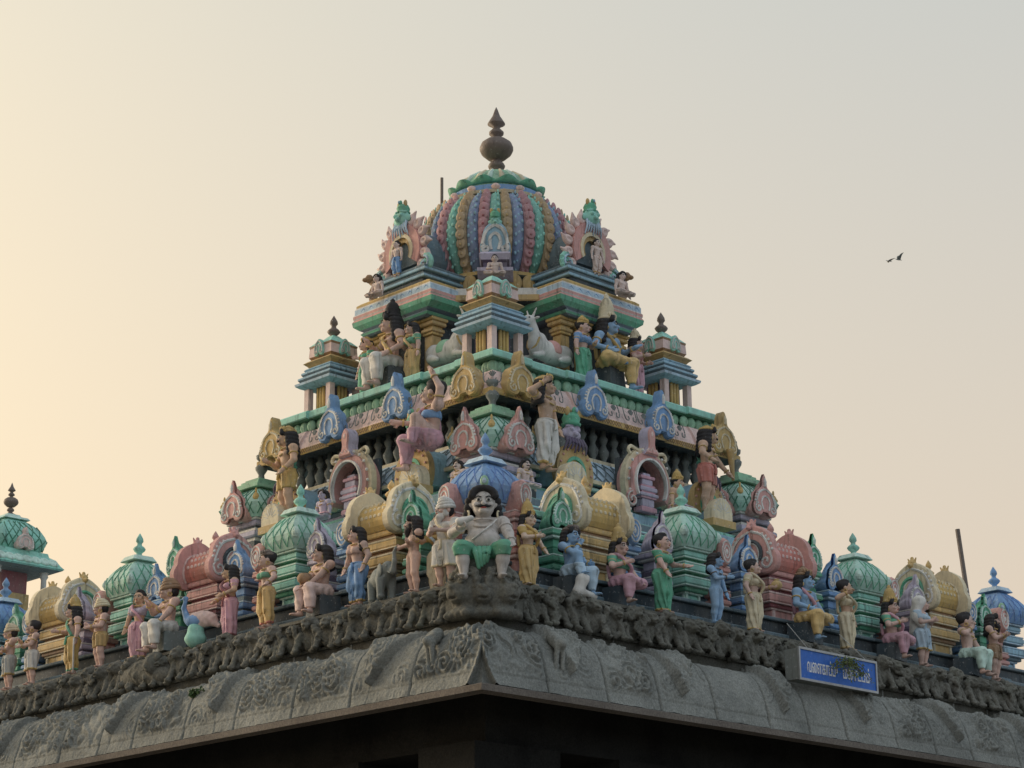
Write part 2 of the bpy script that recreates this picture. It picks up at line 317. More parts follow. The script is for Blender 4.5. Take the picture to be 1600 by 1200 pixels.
# ================================================================ STONE HALL
PROF = np.array([(6.70, 6.90), (6.84, 6.915), (6.98, 6.87), (7.10, 6.76), (7.19, 6.60), (7.255, 6.40), (7.30, 6.22), (7.33, 6.10)])
def prof_at(s):
    p = smooth_curve(PROF, 8); d = np.concatenate([[0], np.cumsum(np.linalg.norm(np.diff(p, axis=0), axis=1))]); d /= d[-1]
    h = np.interp(s, d, p[:, 0]); z = np.interp(s, d, p[:, 1])
    dh = np.gradient(h, s); dz = np.gradient(z, s); L = np.hypot(dh, dz); return h, z, -dz / L, dh / L     # outward normal (h,z)
def relief(kind, T, S, seed, w):
    # carved relief height in metres on one eave stone; T in 0..w metres along, S in 0..1 down the profile
    r = np.random.RandomState(seed); x, y = T * 6.4, S * 6.6
    wx = x + 1.6 * (vnoise(x * .8 + 3, y * .8, seed) - .5) * 2; wy = y + 1.6 * (vnoise(x * .8, y * .8 + 9, seed + 1) - .5) * 2
    swirl = np.sin(2.6 * np.hypot(wx - 2.2, wy - 3.0) - 1.5 * np.arctan2(wy - 3.0, wx - 2.2)) + .8 * np.sin(2.9 * np.hypot(wx - 4.6, wy - 1.6) + 2 * np.arctan2(wy - 1.6, wx - 4.6))
    fine = np.sin(5.2 * wx + 3 * wy) * np.sin(4.1 * wy - 2 * wx)
    lump = vnoise(wx * 1.5, wy * 1.5, seed + 2)
    edge = np.clip((T - .05) / .05, 0, 1) * np.clip((w - .05 - T) / .05, 0, 1) * np.clip((S - .05) / .08, 0, 1) * np.clip((.84 - S) / .03, 0, 1)
    rough = .010 * (vnoise(T * 34, S * 30, seed + 5) - .5) + .016 * (vnoise(T * 9, S * 9, seed + 6) - .5)
    H = rough.copy()
    vol = np.zeros_like(T); r2 = np.random.RandomState(seed + 77)
    for q in range(9):                              # carved volutes
        cx_, cy_, Rr, sg = r2.rand() * w, .12 + .68 * r2.rand(), .10 + .13 * r2.rand(), (1 if r2.rand() < .5 else -1)
        dx, dy = T - cx_, (S - cy_) * 1.05; rad = np.hypot(dx, dy); ph = 2 * math.pi * rad / .072 - sg * np.arctan2(dy, dx)
        vol = np.maximum(vol, np.exp(-(rad / Rr) ** 4) * (.5 + .5 * np.tanh(2.5 * np.cos(ph))))
    if kind == 'scroll':
        H += edge * (.064 * vol + .014 * fine + .05 * (lump - .5))
    elif kind == 'leaf':                           # a hanging leaf plate whose point reaches down, deeper to one side
        cx, half = w * .52, w * .36; tipS = .74 + .1 * r.rand(); tx = cx + (.16 if r.rand() < .5 else -.12) * w
        c = cx + (tx - cx) * S / tipS; hw = half * np.clip(1 - (S / tipS) ** 1.4, 0, 1)
        d = (hw - np.abs(T - c)); inside = np.clip(d / .012, 0, 1) * (S < tipS)
        H += inside * (.07 + .06 * S + .016 * fine + .042 * vol) - .012 * np.clip(1 - np.abs(d) / .02, 0, 1)
        side = (T > c + hw + .04) | (T < c - hw - .04)
        H += edge * side * .022 * vol
    elif kind == 'plain':
        H += .4 * edge * (.012 * np.tanh(2 * swirl) + .02 * (lump - .4)) * (S < .6)
    groove = np.exp(-((S - .875) / .012) ** 2) * .016; H -= groove + .010 * np.clip((S - .88) / .02, 0, 1)
    return H
def eave_block(side, t0, t1, kind, seed, first=False):
    w = t1 - t0; nt, ns = max(12, int(w / .0125)), 84
    s = np.linspace(0, 1, ns); h, z, nh, nz = prof_at(s)
    a = np.linspace(0, 1, nt); A, S = np.meshgrid(a, s, indexing='ij')
    T0 = (-h if first else np.full(ns, t0))
    T = T0[None, :] + A * (t1 - T0[None, :])
    Hh = relief(kind, T - t0 if not first else (T + 7.36), S, seed, w)
    if first:                                       # the two rolls part at the hip and leave a pointed recess
        dist = T + h[None, :]; wv = .24 * np.clip((S - .50) / .5, 0, 1) ** 1.7
        rec = np.clip((wv - dist) / .05, 0, 1); Hh = Hh * (1 - rec) * np.clip(dist / .06, 0.0, 1) - .10 * rec * np.clip(S * 2 - .8, 0, 1)
        Hh += .05 * np.exp(-((dist - wv) / .035) ** 2) * np.clip((S - .4) / .2, 0, 1) * np.clip(dist / .04, 0, 1)
    Hh[-1] -= .07; Hh[-2] -= .012
    if not first: Hh[0] -= .07; Hh[1] -= .012
    hh = h[None, :] + nh[None, :] * Hh; zz = z[None, :] + nz[None, :] * Hh
    TT = np.where(A == 0, -hh, T) if first else T
    if first: TT = -hh * (1 - A) + A * t1 + 0 * T
    if not first: TT = t0 + .004 + A * (w - .008)
    else: TT = TT - .004 * A
    def pos(t, hv, zv): return np.stack([t, -hv, zv], -1) if side == 'R' else np.stack([-hv, t, zv], -1)
    P = pos(TT, hh, zz).reshape(-1, 3)
    f = []
    for i in range(nt - 1):
        for j in range(ns - 1):
            q = (i * ns + j, (i + 1) * ns + j, (i + 1) * ns + j + 1, i * ns + j + 1); f.append(q if side == 'L' else q[::-1])
    mb = MB(); mb.add(P, f)
    # lip, soffit and end closures
    tt0 = lambda hv: -hv if first else t0
    lp = [(7.335, 6.088), (7.365, 6.075), (7.365, 6.0), (7.22, 5.985), (7.10, 6.10), (6.55, 6.22)]
    V = []; 
    for hv, zv in lp:
        for t in (tt0(hv), t1): V.append((t, -hv, zv) if side == 'R' else (-hv, t, zv))
    f = [(2 * i, 2 * i + 1, 2 * i + 3, 2 * i + 2) for i in range(len(lp) - 1)]
    mb.add(V, [q[::-1] if side == 'R' else q for q in f], 1)
    o = mb.build('eave_stone', [STONE, STONE_LIP], hall, smooth=True)
    n = len(o.data.polygons); o.data.polygons.foreach_set('use_smooth', [i < n - 5 for i in range(n)])
    return o
for side in 'RL':
    edges = [-7.36]; rr = random.Random(3 if side == 'R' else 5)
    while edges[-1] < 6.4: edges.append(edges[-1] + rr.uniform(.82, 1.25) + (.25 if len(edges) == 1 else 0))
    kinds = ['scroll', 'leaf', 'scroll', 'leaf', 'plain', 'leaf', 'plain', 'leaf'] if side == 'R' else ['scroll', 'leaf', 'scroll', 'scroll', 'leaf', 'scroll', 'leaf', 'scroll']
    for i in range(len(edges) - 1):
        eave_block(side, edges[i], edges[i + 1], kinds[i % 8], 31 * i + (0 if side == 'R' else 500), i == 0)
# carved animals leaning out of the eave: two small figures on each side of the hip
def eave_beast(side, t, flip):
    m = sdf_mesh([rcone((0, .05, .42), (0, -.06, .30), .075, .07), ell((0, -.10, .31), (.07, .085, .065)), rcone((-.04, -.08, .28), (-.045, -.05, .02), .035, .028), rcone((.045, -.09, .28), (.05, -.07, .0), .035, .028),
                  rcone((.0, .0, .38), (flip * .14, .08, .40), .08, .06), ell((.055, -.06, .37), (.035, .02, .05)), ell((-.055, -.06, .37), (.035, .02, .05))], .014)
    o = m.build('carved_beast', [STONE], hall, wall_loc(side, t, 7.19, 6.42), WALL_RZ[side], smooth=True)
    o.rotation_euler[0] = 0
eave_beast('R', -5.95, 1); eave_beast('L', -6.35, -1)
# plain band under the frieze, deck and core
mb = MB()
hall_band = MB().square([(6.62, 6.80), (6.62, 7.10), (6.66, 7.10), (6.66, 7.14)], 0).build('plain_band', [STONE_D], hall)
for side in 'RL':                                   # pale mortar joints in the plain band
    for t in (-4.3, -3.1, -1.6, .2, 1.5, 2.75, 3.3, 4.2):
        MB().box((0, -.006, 6.97), (.012, .006, .125)).build('mortar_joint', ['grey'], hall, wall_loc(side, t + (.2 if side == 'L' else 0), 6.62, 0), WALL_RZ[side])
MB().square([(6.60, 7.13), (6.60, 7.50), (6.66, 7.54), (6.66, 7.58), (5.0, 7.60)], 0).build('frieze_backing', [STONE_D], hall)
MB().square([(4.4, 0), (4.4, 5.6), (6.2, 5.62), (6.2, 6.25), (6.6, 6.27), (6.6, 6.85)], 0).build('hall_core', [STONE_IN], hall)  # inner wall and beams as one closed box, added to block light
pm = MB(); pm.square([(.42, 0), (.42, .5), (.30, .6), (.30, 1.6), (.34, 1.7), (.27, 1.9), (.27, 3.3), (.36, 3.45), (.30, 3.6), (.30, 4.3), (.44, 4.5), (.44, 4.62)])
pm.square([(.34, 4.62), (.34, 4.75), (.75, 5.2), (.75, 5.62)], ay=.45, dy=.18)
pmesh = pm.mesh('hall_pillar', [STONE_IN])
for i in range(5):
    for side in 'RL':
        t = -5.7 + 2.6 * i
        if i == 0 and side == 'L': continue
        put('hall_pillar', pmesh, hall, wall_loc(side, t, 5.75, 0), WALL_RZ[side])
# ---- frieze of small carved beasts
def beast(seed):
    r = random.Random(seed); P = []
    u = lambda a, b: r.uniform(a, b)
    P += [ell((u(-.03, .03), .02, .20), (.13, .12, .17), .05), ell((u(-.04, .04), -.10, .36 + u(-.02, .03)), (.085, .085, .085), .04)]
    hx, hz = P[1][1][0], P[1][1][2]
    P += [ell((hx, -.17, hz - .03), (.05, .06, .04), .02), ell((hx, -.15, hz + .03), (.07, .05, .03), .015)]
    for q in range(9): a_ = -.6 + q * 4.3 / 8; P += [ell((hx + .085 * math.cos(a_), -.07, hz + .085 * math.sin(a_)), u(.022, .034), .012)]
    P += [cut(ell((hx - .032, -.195, hz + .025), .017, .008)), cut(ell((hx + .032, -.195, hz + .025), .017, .008)), cut(ell((hx, -.235, hz - .05), (.042, .045, .015), .006))]
    for sx in (-1, 1):
        P += [rcone((sx * .09, -.07, .24), (sx * (.10 + u(0, .03)), -.15, .03), .045, .035, .02), ell((sx * .11, -.16, .03), (.045, .055, .03), .02)]
        if r.random() < .8: P += [rcone((sx * .13, .0, .12), (sx * .16, -.08, .22 + u(0, .1)), .04, .03, .02), ell((sx * .17, -.07, .33), (.035, .05, .05), .02)]
    if seed % 3 == 1:
        for q in range(3):
            cx, cz, R0 = u(-.12, .12), u(.12, .38), u(.06, .09); t_ = np.linspace(0, 1, 9); a_ = u(0, 6) + t_ * 8 * r.choice((-1, 1)); rr = R0 * (1 - .8 * t_); pts = [(cx + rr[i] * math.cos(a_[i]), -.15, cz + rr[i] * math.sin(a_[i])) for i in range(9)]
            P += [rcone(pts[i], pts[i + 1], .026, .024, .012) for i in range(8)]
    for i in range(5): P += [ell((u(-.17, .17), u(-.10, -.02), u(.04, .44)), u(.025, .055), .02)]
    for i in range(4): P += [cut(ell((u(-.16, .16), -.14, u(.05, .40)), u(.015, .03), .012))]
    def warp(x, y, z): return .008 * np.sin(55 * x + seed) * np.sin(48 * z + 2 * seed) * np.sin(40 * y) + .005 * np.sin(110 * x + 3) * np.sin(97 * z)
    return sdf_mesh(P, .0125, warp=warp).mesh('frieze_beast', [STONE_D], True)
beasts = [beast(s) for s in range(9)]
k = 0
for side in 'RL':
    t = -6.15
    while t < 6.5:
        sc = rng.uniform(1.02, 1.18)
        o = put('frieze_beast', beasts[(k * 5 + k // 4) % 9], hall, wall_loc(side, t, 6.66, 7.06 + rng.uniform(-.012, .012)), WALL_RZ[side] + rng.uniform(-.4, .4), (sc * rng.uniform(.95, 1.2) * rng.choice((-1, 1)), sc, sc * rng.uniform(.92, 1.05)))
        t += rng.uniform(.33, .39); k += 1
# big lion masks on the corner
def lion_mask():
    P = [ell((0, .05, .30), (.25, .2, .30), .06), ell((0, -.12, .27), (.15, .13, .13), .04), ell((0, -.22, .33), (.06, .05, .04), .02), ell((-.15, -.12, .02), (.07, .07, .05), .03), ell((.15, -.12, .02), (.07, .07, .05), .03), ell((0, -.06, .04), (.2, .12, .08), .04)]
    P += [cut(ell((0, -.25, .20), (.09, .07, .018), .01))]
    for s in (-1, 1): P += [ell((s * .09, -.15, .40), (.05, .04, .035), .015), cut(ell((s * .09, -.20, .395), (.022, .02, .014), .008)), rcone((s * .04, -.18, .46), (s * .17, -.1, .48), .025, .02, .015), ell((s * .2, -.03, .50), (.05, .04, .07), .02)]
    for i in range(11):
        a = math.pi * (i / 10); P += [ell((.24 * math.cos(a), -.03, .33 + .26 * math.sin(a)), .05, .02)]
    return sdf_mesh(P, .014, warp=lambda x, y, z: .007 * np.sin(60 * x) * np.sin(52 * z + 1) * np.sin(45 * y))
lm = lion_mask().mesh('lion_mask', [STONE_D], True)
for (u, v, rz, sc) in ((-6.86, -6.55, -math.pi / 2, 1.0), (-6.55, -6.86, 0, 1.0), (-6.72, -6.72, -math.pi / 4, .95)):
    put('lion_mask', lm, hall, (u, v, 7.05), rz, sc * 1.05)
MB().box((-6.45, -6.45, 7.34), (.34, .34, .24)).build('corner_block', [STONE_D], hall)

# a large carved face and cloud boss breaking the left-hand frieze
fc = [ell((0, 0, .27), (.42, .16, .20), .06), ell((-.30, .02, .25), (.26, .15, .2), .06), ell((.34, .0, .18), (.34, .13, .14), .06), ell((.36, -.12, .33), (.12, .12, .145), .03), ell((.36, -.23, .29), (.022, .03, .035), .015), ell((.36, -.20, .235), (.045, .03, .016), .01), rcone((.24, -.10, .43), (.48, -.10, .43), .05, .05, .03), ell((.36, -.06, .46), (.12, .1, .06), .03)]
for s_ in (-1, 1): fc += [ell((.36 + s_ * .045, -.215, .335), (.03, .02, .014), .008), ell((.36 + s_ * .13, -.06, .30), (.025, .03, .06), .015)]
for i in range(14): fc += [ell((-.5 + rng.uniform(0, 1.0), -.12, .06 + rng.uniform(0, .34)), rng.uniform(.03, .06), .02)]
sdf_mesh(fc, .014, warp=lambda x, y, z: .006 * np.sin(60 * x) * np.sin(52 * z + 1) * np.sin(45 * y)).build('carved_face', [STONE_D], hall, wall_loc('L', .45, 6.74, 7.05), WALL_RZ['L'], smooth=True)
# ================================================================ TOWER ELEMENTS (prototypes in local space: x along the wall, -y outward, z up from 0)
def part(name, parent, loc=(0, 0, 0), rz=0):      # part that only groups sub-parts: first mesh child carries shape
    return None
def spiral(cx, cz, r0, turns, a0, dirn=1, n=22, y=0.0):
    t = np.linspace(0, 1, n); a = a0 + dirn * t * turns * 2 * math.pi; r = r0 * (1 - .82 * t)
    return np.stack([cx + r * np.cos(a), np.full(n, y), cz + r * np.sin(a)], 1)
KUDU = [(0.12, .10), (.20, .0), (.40, .0), (.52, .10), (.54, .28), (.47, .42), (.45, .56), (.36, .72), (.22, .82), (.12, .90), (.10, 1.02), (.075, 1.16), (.0, 1.30)]
def kudu_outline(w, h, tip=True):
    p = KUDU if tip else KUDU[:9] + [(.10, .88), (0, .90)]
    p = smooth_curve(p, 3); q = np.concatenate([p, (p * [-1, 1])[::-1][1:]]); q = q[:-0 or None]
    top = q[:, 1].max(); q = np.stack([q[:, 0] * w / 1.08, q[:, 1] * h / top], 1); return q[::1]
def add_kudu(mb, w, h, depth, m_body, m_relief, m_side, c=(0, 0, 0), tip=True, beads=True, tr=.013):
    o = kudu_outline(w, h, tip); o = o[::-1] if np.sum(o[:, 0] * np.roll(o[:, 1], -1) - o[:, 1] * np.roll(o[:, 0], -1)) < 0 else o
    k = MB(); k.extrude(o, 0, depth, m_body, m_side, .06)
    y = -depth * .18 - .004; sx, sz = w / 1.08, h / (1.25 if tip else .9)
    for s in (-1, 1):
        k.tube(spiral(s * .33 * sx, .20 * sz, .15 * sx, 1.3, math.pi / 2 - s * .2, -s, 16, y), tr, m_relief, 4)
        arch = smooth_curve([(s * .44 * sx, y, .30 * sz), (s * .37 * sx, y, .52 * sz), (s * .25 * sx, y, .68 * sz), (s * .02 * sx, y, .78 * sz)], 4); k.tube(arch, tr * 1.05, m_relief, 4)
        inner = smooth_curve([(s * .13 * sx, y, .16 * sz), (s * .19 * sx, y, .36 * sz), (s * .13 * sx, y, .52 * sz), (0, y, .58 * sz)], 4); k.tube(inner, tr, m_relief, 4)
        if beads:
            for i in range(6):
                a = .25 + i * .22; k.ball((s * .475 * sx * math.cos(a) ** .7, y * .7, (.28 + .46 * math.sin(a)) * sz), tr * 1.25, m_relief, 5, 3)
    if tip: k.tube(np.array([(0, y, .86 * sz), (0, y, 1.0 * sz), (0, y, 1.12 * sz)]), tr * 1.3, m_relief, 5, taper=[1, 1.5, .5])
    v = np.concatenate(k.v) + np.array(c); mb.add(v, k.f, 0); mb.m[-len(k.f):] = k.m
    return mb
def add_hood(mb, w, h, depth, m_body, m_relief, c=(0, 0, 0), tr=.015):
    """leaf-shaped hood: pointed front plate, shell curving down behind it"""
    o = kudu_outline(w, h, True); o = o if np.sum(o[:, 0] * np.roll(o[:, 1], -1) - o[:, 1] * np.roll(o[:, 0], -1)) > 0 else o[::-1]
    rg = []
    for f, zs, xs in ((0, 1, 1), (.16, 1, 1), (.22, .80, 1.04), (.45, .74, 1.06), (.7, .58, 1.0), (.88, .38, .9), (1, .15, .75)):
        z = o[:, 1] if f < .2 else np.minimum(o[:, 1], .80 * h) * zs / .8
        rg.append(np.stack([o[:, 0] * xs, np.full(len(o), f * depth), z], 1) + np.array(c))
    mb.rings(rg[::-1], m_body)
    k = MB(); add_kudu(k, w, h, .05, m_body, m_relief, m_body, (c[0], c[1] - .004, c[2]), True, tr=tr); v = np.concatenate(k.v); mb.add(v, k.f, 0); mb.m[-len(k.f):] = k.m
def mould(seq):
    """[(half, height, material)] stacked from z=0 -> profile and material list with bevelled shoulders"""
    prof = []; ms = []; z = 0
    for h, dz, m in seq:
        e = min(.02, dz * .22)
        if prof: ms.append(m)
        prof += [(h - e, z), (h, z + e), (h, z + dz - e), (h - e, z + dz)]; ms += [m, m, m]; z += dz
    return prof, ms, z
def finial_profile(s, r): return [(r * .9, 0), (r * 1.0, .04 * s), (r * .62, .10 * s), (r * .5, .22 * s), (r * .95, .30 * s), (r * 1.2, .38 * s), (r * .9, .46 * s), (r * .48, .52 * s), (r * .42, .60 * s), (r * .72, .68 * s), (r * .66, .78 * s), (r * .34, .90 * s), (r * .05, 1.0 * s)]
def dome_profile(r, h, n=9):
    t = np.linspace(0, 1, n); return [(r * (.86 + .20 * math.sin(min(1, x * 2.1) * math.pi * .62)) * (1 - max(0, (x - .30) / .70) ** 2.1 * .70), h * x) for x in t]
def sq_ring(r, z, c=.16):
    k = r * (1 - c); return np.array([(-k, -r, z), (k, -r, z), (r, -k, z), (r, k, z), (k, r, z), (-k, r, z), (-r, k, z), (-r, -k, z)])
def lattice_on_square_dome(mb, prof, m, tr=.009, nu=2):
    rr = np.array([p[0] for p in prof]); zz = np.array([p[1] for p in prof]); ts = np.linspace(.06, .86, 9); L = len(prof) - 1
    for face in range(4):
        ca, sa = math.cos(face * math.pi / 2), math.sin(face * math.pi / 2)
        for k in range(-nu, nu + 1):
            for d in (-1, 1):
                pts = []
                for t in ts:
                    x = k / nu + d * (t - .06) * .95
                    if abs(x) > 1.0: continue
                    r = np.interp(t * L, np.arange(L + 1), rr) + .003; z = np.interp(t * L, np.arange(L + 1), zz); X, Yv = x * r * .9, -r
                    pts.append((X * ca - Yv * sa, X * sa + Yv * ca, z))
                if len(pts) > 2: mb.tube(pts, tr, m, 4)
def make_kuta(name, main, light, dark, lat, medal, fin=True, sc=1.0, parent=None):
    """miniature square shrine: pillar, capital mouldings, latticed dome, finial"""
    seq = [(.30, .10, 1), (.26, .20, 1), (.15, .24, 0), (.19, .03, 1), (.24, .06, 2), (.30, .02, 1), (.31, .10, 0), (.305, .025, 1), (.20, .06, 2), (.285, .02, 1), (.29, .10, 0), (.285, .025, 1), (.19, .06, 2), (.255, .02, 1), (.26, .09, 0), (.30, .03, 1)]
    seq[0] = (.30, .10, 3); seq[1] = (.27, .18, 3)
    pf, ms, z = mould(seq)
    b = MB(); b.square(pf, ms)
    for sx in (-1, 1):                      # half pilasters with pale arrises beside the shaft
        for a in range(4):
            ca, sa = math.cos(a * math.pi / 2), math.sin(a * math.pi / 2); x, y = sx * .13, -.155
            b.box((x * ca - y * sa, x * sa + y * ca, .42), (.018, .018, .13), 1)
    body = b.build(name, [main, light, dark, 'slate'], parent)
    dp = dome_profile(.375, .56); d = MB(); d.rings([sq_ring(r, zz) for r, zz in dp], 0)
    d.rings([sq_ring(.17 + .05 * (1 - i / 3), .56 + .025 * i) for i in range(4)], 1)
    do = d.build('dome', [main, light], body, (0, 0, z), smooth=False)
    lt = MB(); lattice_on_square_dome(lt, dp, 0); lo = lt.build('lattice', [lat], body, (0, 0, z))
    for a in range(4):
        th = math.pi / 4 + a * math.pi / 2; rr = dp[3][0] * 1.25; md = MB()
        md.ball((0, 0, 0), (.06, .06, .085), 0, 8, 5); md.ball((.035 * math.cos(th), .035 * math.sin(th), 0), (.035, .035, .045), 1, 6, 4)
        md.build('medallion', [medal, light], body, (rr * math.cos(th), rr * math.sin(th), z + dp[3][1]))
    if fin: MB().lathe(finial_profile(.40, .085), 10).build('finial', [main], body, (0, 0, z + .61), smooth=True)
    return body
def horseshoe(r, n=18, a0=-.62):
    a = np.linspace(a0, math.pi - a0, n); return np.stack([r * np.cos(a), r * np.sin(a)], 1)
def lion_head(col):
    P = [ell((0, 0, .09), (.075, .07, .085), .02), ell((0, -.07, .07), (.045, .045, .035), .015), cut(ell((0, -.115, .055), (.03, .02, .007), .004))]
    for s in (-1, 1): P += [ell((s * .032, -.06, .12), .017, .008), rcone((s * .05, 0, .14), (s * .08, .0, .19), .022, .012, .01), ell((s * .08, .01, .06), .03, .015)]
    P += [ell((0, 0, .19), .03, .02)]
    return sdf_mesh(P, .012)
def make_sala(name, main, light, dark, scroll, vault, parent=None, fin_col=None):
    """barrel-vaulted miniature shrine; the vault runs along the wall, a horseshoe gable at each end"""
    seq = [(.40, .10, 3), (.38, .18, 3), (.25, .28, 0), (.29, .03, 1), (.33, .06, 2), (.39, .02, 1), (.40, .11, 0), (.395, .03, 1), (.29, .06, 2), (.38, .02, 1), (.385, .10, 0), (.38, .03, 1), (.31, .05, 2), (.36, .08, 0), (.38, .03, 1)]
    pf, ms, z = mould(seq); b = MB(); b.square(pf, ms, ay=.62)
    for sx in (-.22, .22): b.box((sx, -.165, .42), (.025, .015, .13), 1)
    body = b.build(name, [main, light, dark, 'slate'], parent)
    r = .29; v = MB(); hs = horseshoe(r); zc = .14
    v.rings([np.stack([np.full(len(hs), x), hs[:, 0], hs[:, 1] + zc], 1) for x in (-.40, -.28, 0, .28, .40)], 0, (True, True), True)
    for x in (-.40, .40): v.tube(np.stack([np.full(len(hs), x * .93), hs[:, 0] * 1.02, hs[:, 1] * 1.02 + zc], 1), .022, 1, 5)
    for i in range(7):                       # foliage relief on the flank
        for j in range(4):
            a = .15 + j * .36; x = -.27 + i * .09 + (j % 2) * .045; v.ball((x, -r * math.cos(a), r * math.sin(a) + zc), (.034, .016, .03), 1, 5, 3)
    v.build('vault', [vault, light], body, (0, 0, z))
    for s in (-1, 1):
        g = MB(); add_kudu(g, .94, .76, .10, 0, 1, 0, tip=False, tr=.020)
        arch = horseshoe(.21, 14, -.5); g.tube(np.stack([arch[:, 0], np.full(14, -.035), arch[:, 1] + .30], 1), .03, 2, 5)
        g.ball((0, -.03, .25), (.10, .02, .11), 3, 8, 4)
        go = g.build('gable', ['cream' if main == 'yellow' else main, 'pale', scroll, vault], body, (s * .47, 0, z - .12), s * math.pi / 2)
        ln = put('lion_head', LION[main], body, (s * .44, 0, z + .52), s * math.pi / 2)
    MB().lathe(finial_profile(.34, .075), 10).build('finial', [fin_col or main], body, (0, 0, z + .41), smooth=True)
    return body
LION = {}
def lion_for(col):
    LION[col] = lion_head(col).mesh('lion_head', [C(col)], True)
for c_ in ('yellow', 'pink', 'gold'): lion_for(c_)
def make_panjara(name, main, light, dark, relief, hood=True, hgt=1.0, w=.34, low=True, depth=.36, parent=None):
    """narrow pilaster shrine: moulded shaft carrying a hooded leaf gable that faces outward"""
    k = hgt
    seq = [(.17, .22, 3), (.085, .18, 0), (.14, .05, 1), (.165, .07, 0), (.12, .04, 2), (.165, .08, 0), (.16, .025, 1), (.10, .10, 2), (.09, .13, 0), (.14, .04, 1), (.17, .07, 0), (.165, .025, 1)]
    seq = [(a * w / .34, d * k, m) for a, d, m in seq]
    pf, ms, z = mould(seq); b = MB(); b.square(pf, ms)
    body = b.build(name, [main, light, dark, 'slate'], parent)
    g = MB()
    if hood:
        add_hood(g, w * 1.05, .58 * k, depth, 0, 1, (0, -.17 * w / .34, 0))
        g.build('hooded_gable', [main, relief], body, (0, 0, z))
    else:
        a = np.linspace(0, 2 * math.pi, 21)[:-1]; o = np.stack([w * .47 * np.sin(a) * (1 - .12 * np.cos(a)), .19 * k - .21 * k * np.cos(a) * 1.05], 1)[::-1]
        o = o if np.sum(o[:, 0] * np.roll(o[:, 1], -1) - o[:, 1] * np.roll(o[:, 0], -1)) > 0 else o[::-1]
        g.extrude(o, -.15, .15, 0, 0, .16)
        for q in (.72, .42): 
            e = np.stack([o[:, 0] * q, np.full(20, -.205), .19 * k + (o[:, 1] - .19 * k) * q], 1); g.tube(e, .012, 1, 4, closed=True)
        g.ball((0, -.2, .19 * k), (.03, .02, .045), 1, 6, 4)
        g.build('oval_gable', [main, relief], body, (0, 0, z))
    return body
# ================================================================ TIER ONE: row of miniature shrines behind the statues
HK = 5.86
tz = lambda z: z - TZ
# stepped base wall behind the statues
pf, ms, _ = mould([(6.30, .16, 0), (6.16, .20, 1), (6.22, .05, 0)])
MB().square(pf, ms).build('statue_ledge', ['slate', 'dslate'], tower, (0, 0, tz(7.585)))
mats1 = ['slate', 'sblue', 'mint', 'dslate', 'maroon', 'lav', 'teal']
pf, ms, _ = mould([(5.66, .16, 3), (5.60, .13, 0), (5.70, .05, 1), (5.58, .05, 3), (5.68, .10, 5), (5.69, .025, 2), (5.55, .05, 3), (5.66, .09, 1), (5.67, .025, 2), (5.54, .05, 3), (5.64, .10, 0), (5.65, .03, 1), (5.50, .06, 3), (5.58, .10, 6), (5.40, .10, 0), (5.1, .05, 0)])
MB().square(pf, ms).build('tier_wall', mats1, tower, (0, 0, tz(7.97)))
protos = {}
kutaG = make_kuta('green_shrine', 'teal', 'mint', 'green', 'green', 'mint', parent=tower)
for ch in kutaG.children:
    if ch.name.startswith('dome'): ch.data.materials[0] = C('seafoam')
kutaB = make_kuta('blue_shrine', 'sblue', 'lblue', 'slate', 'cobalt', 'leaf', parent=tower)
for ch in kutaB.children:
    if ch.name.startswith(('dome', 'finial')): ch.data.materials[0] = C('blue')
salaY = make_sala('yellow_vaulted_shrine', 'yellow', 'cream', 'brown', 'green', 'gold', parent=tower)
salaR = make_sala('pink_vaulted_shrine', 'pink', 'lpink', 'maroon', 'dslate', 'red', parent=tower)
panG = make_panjara('green_hooded_shrine', 'green', 'mint', 'dgreen', 'mint', True, .98, .36, depth=.30, parent=tower)
panB = make_panjara('blue_oval_shrine', 'blue', 'lblue', 'slate', 'pale', False, .98, .32, parent=tower)
panB2 = make_panjara('blue_hooded_shrine', 'blue', 'lblue', 'slate', 'pale', True, .98, .38, depth=.30, parent=tower)
panP = make_panjara('purple_hooded_shrine', 'lav', 'white', 'purple', 'pale', True, 1.0, .38, depth=.30, parent=tower)
panK = make_panjara('pink_flame_shrine', 'pink', 'lpink', 'red', 'pale', False, .98, .28, parent=tower)
used = set(); rng = random.Random(21)
def place(proto, side, t, h, z, rz=0):
    loc = wall_loc(side, t, h, tz(z)); a = WALL_RZ[side] + rz
    if proto.name not in used:
        used.add(proto.name); proto.location = loc; proto.rotation_euler = (0, 0, a); return proto
    o = copy_tree(proto, tower, loc, a + rng.uniform(-.03, .03)); o.scale = (rng.uniform(.96, 1.05), rng.uniform(.97, 1.03), rng.uniform(.97, 1.03)); o.rotation_euler[1] = rng.uniform(-.012, .012); return o
Z1 = 7.60
for (u, v) in ((-HK, -HK), (HK, -HK), (-HK, HK)):
    place(kutaB, 'R', u, -v, Z1)
for side in 'RL':
    for t in (-2.0, 2.0): place(kutaG, side, t, HK, Z1)
    for t in (-3.98, 3.98): place(salaY, side, t, HK, Z1)
    place(salaR, side, 0, HK, Z1)
    for t in (-4.72, 5.10): place(panG, side, t, HK + .10, Z1)
    for t in (-3.36, 4.62): place(panB, side, t, HK + .14, Z1)
    for t in (-2.68, 3.3): place(panP, side, t, HK + .05, Z1)
    for t in (-1.46, 2.55): place(panK, side, t, HK + .16, Z1)
    for t in (-.84, 1.18): place(panB2, side, t, HK + .06, Z1)
    place(panG, side, .62, HK + .12, Z1 + .28)
    for t in (-5.66,): place(panK, side, t, HK + .34, Z1 + .02)
place(panK, 'R', 5.5, HK + .18, Z1)
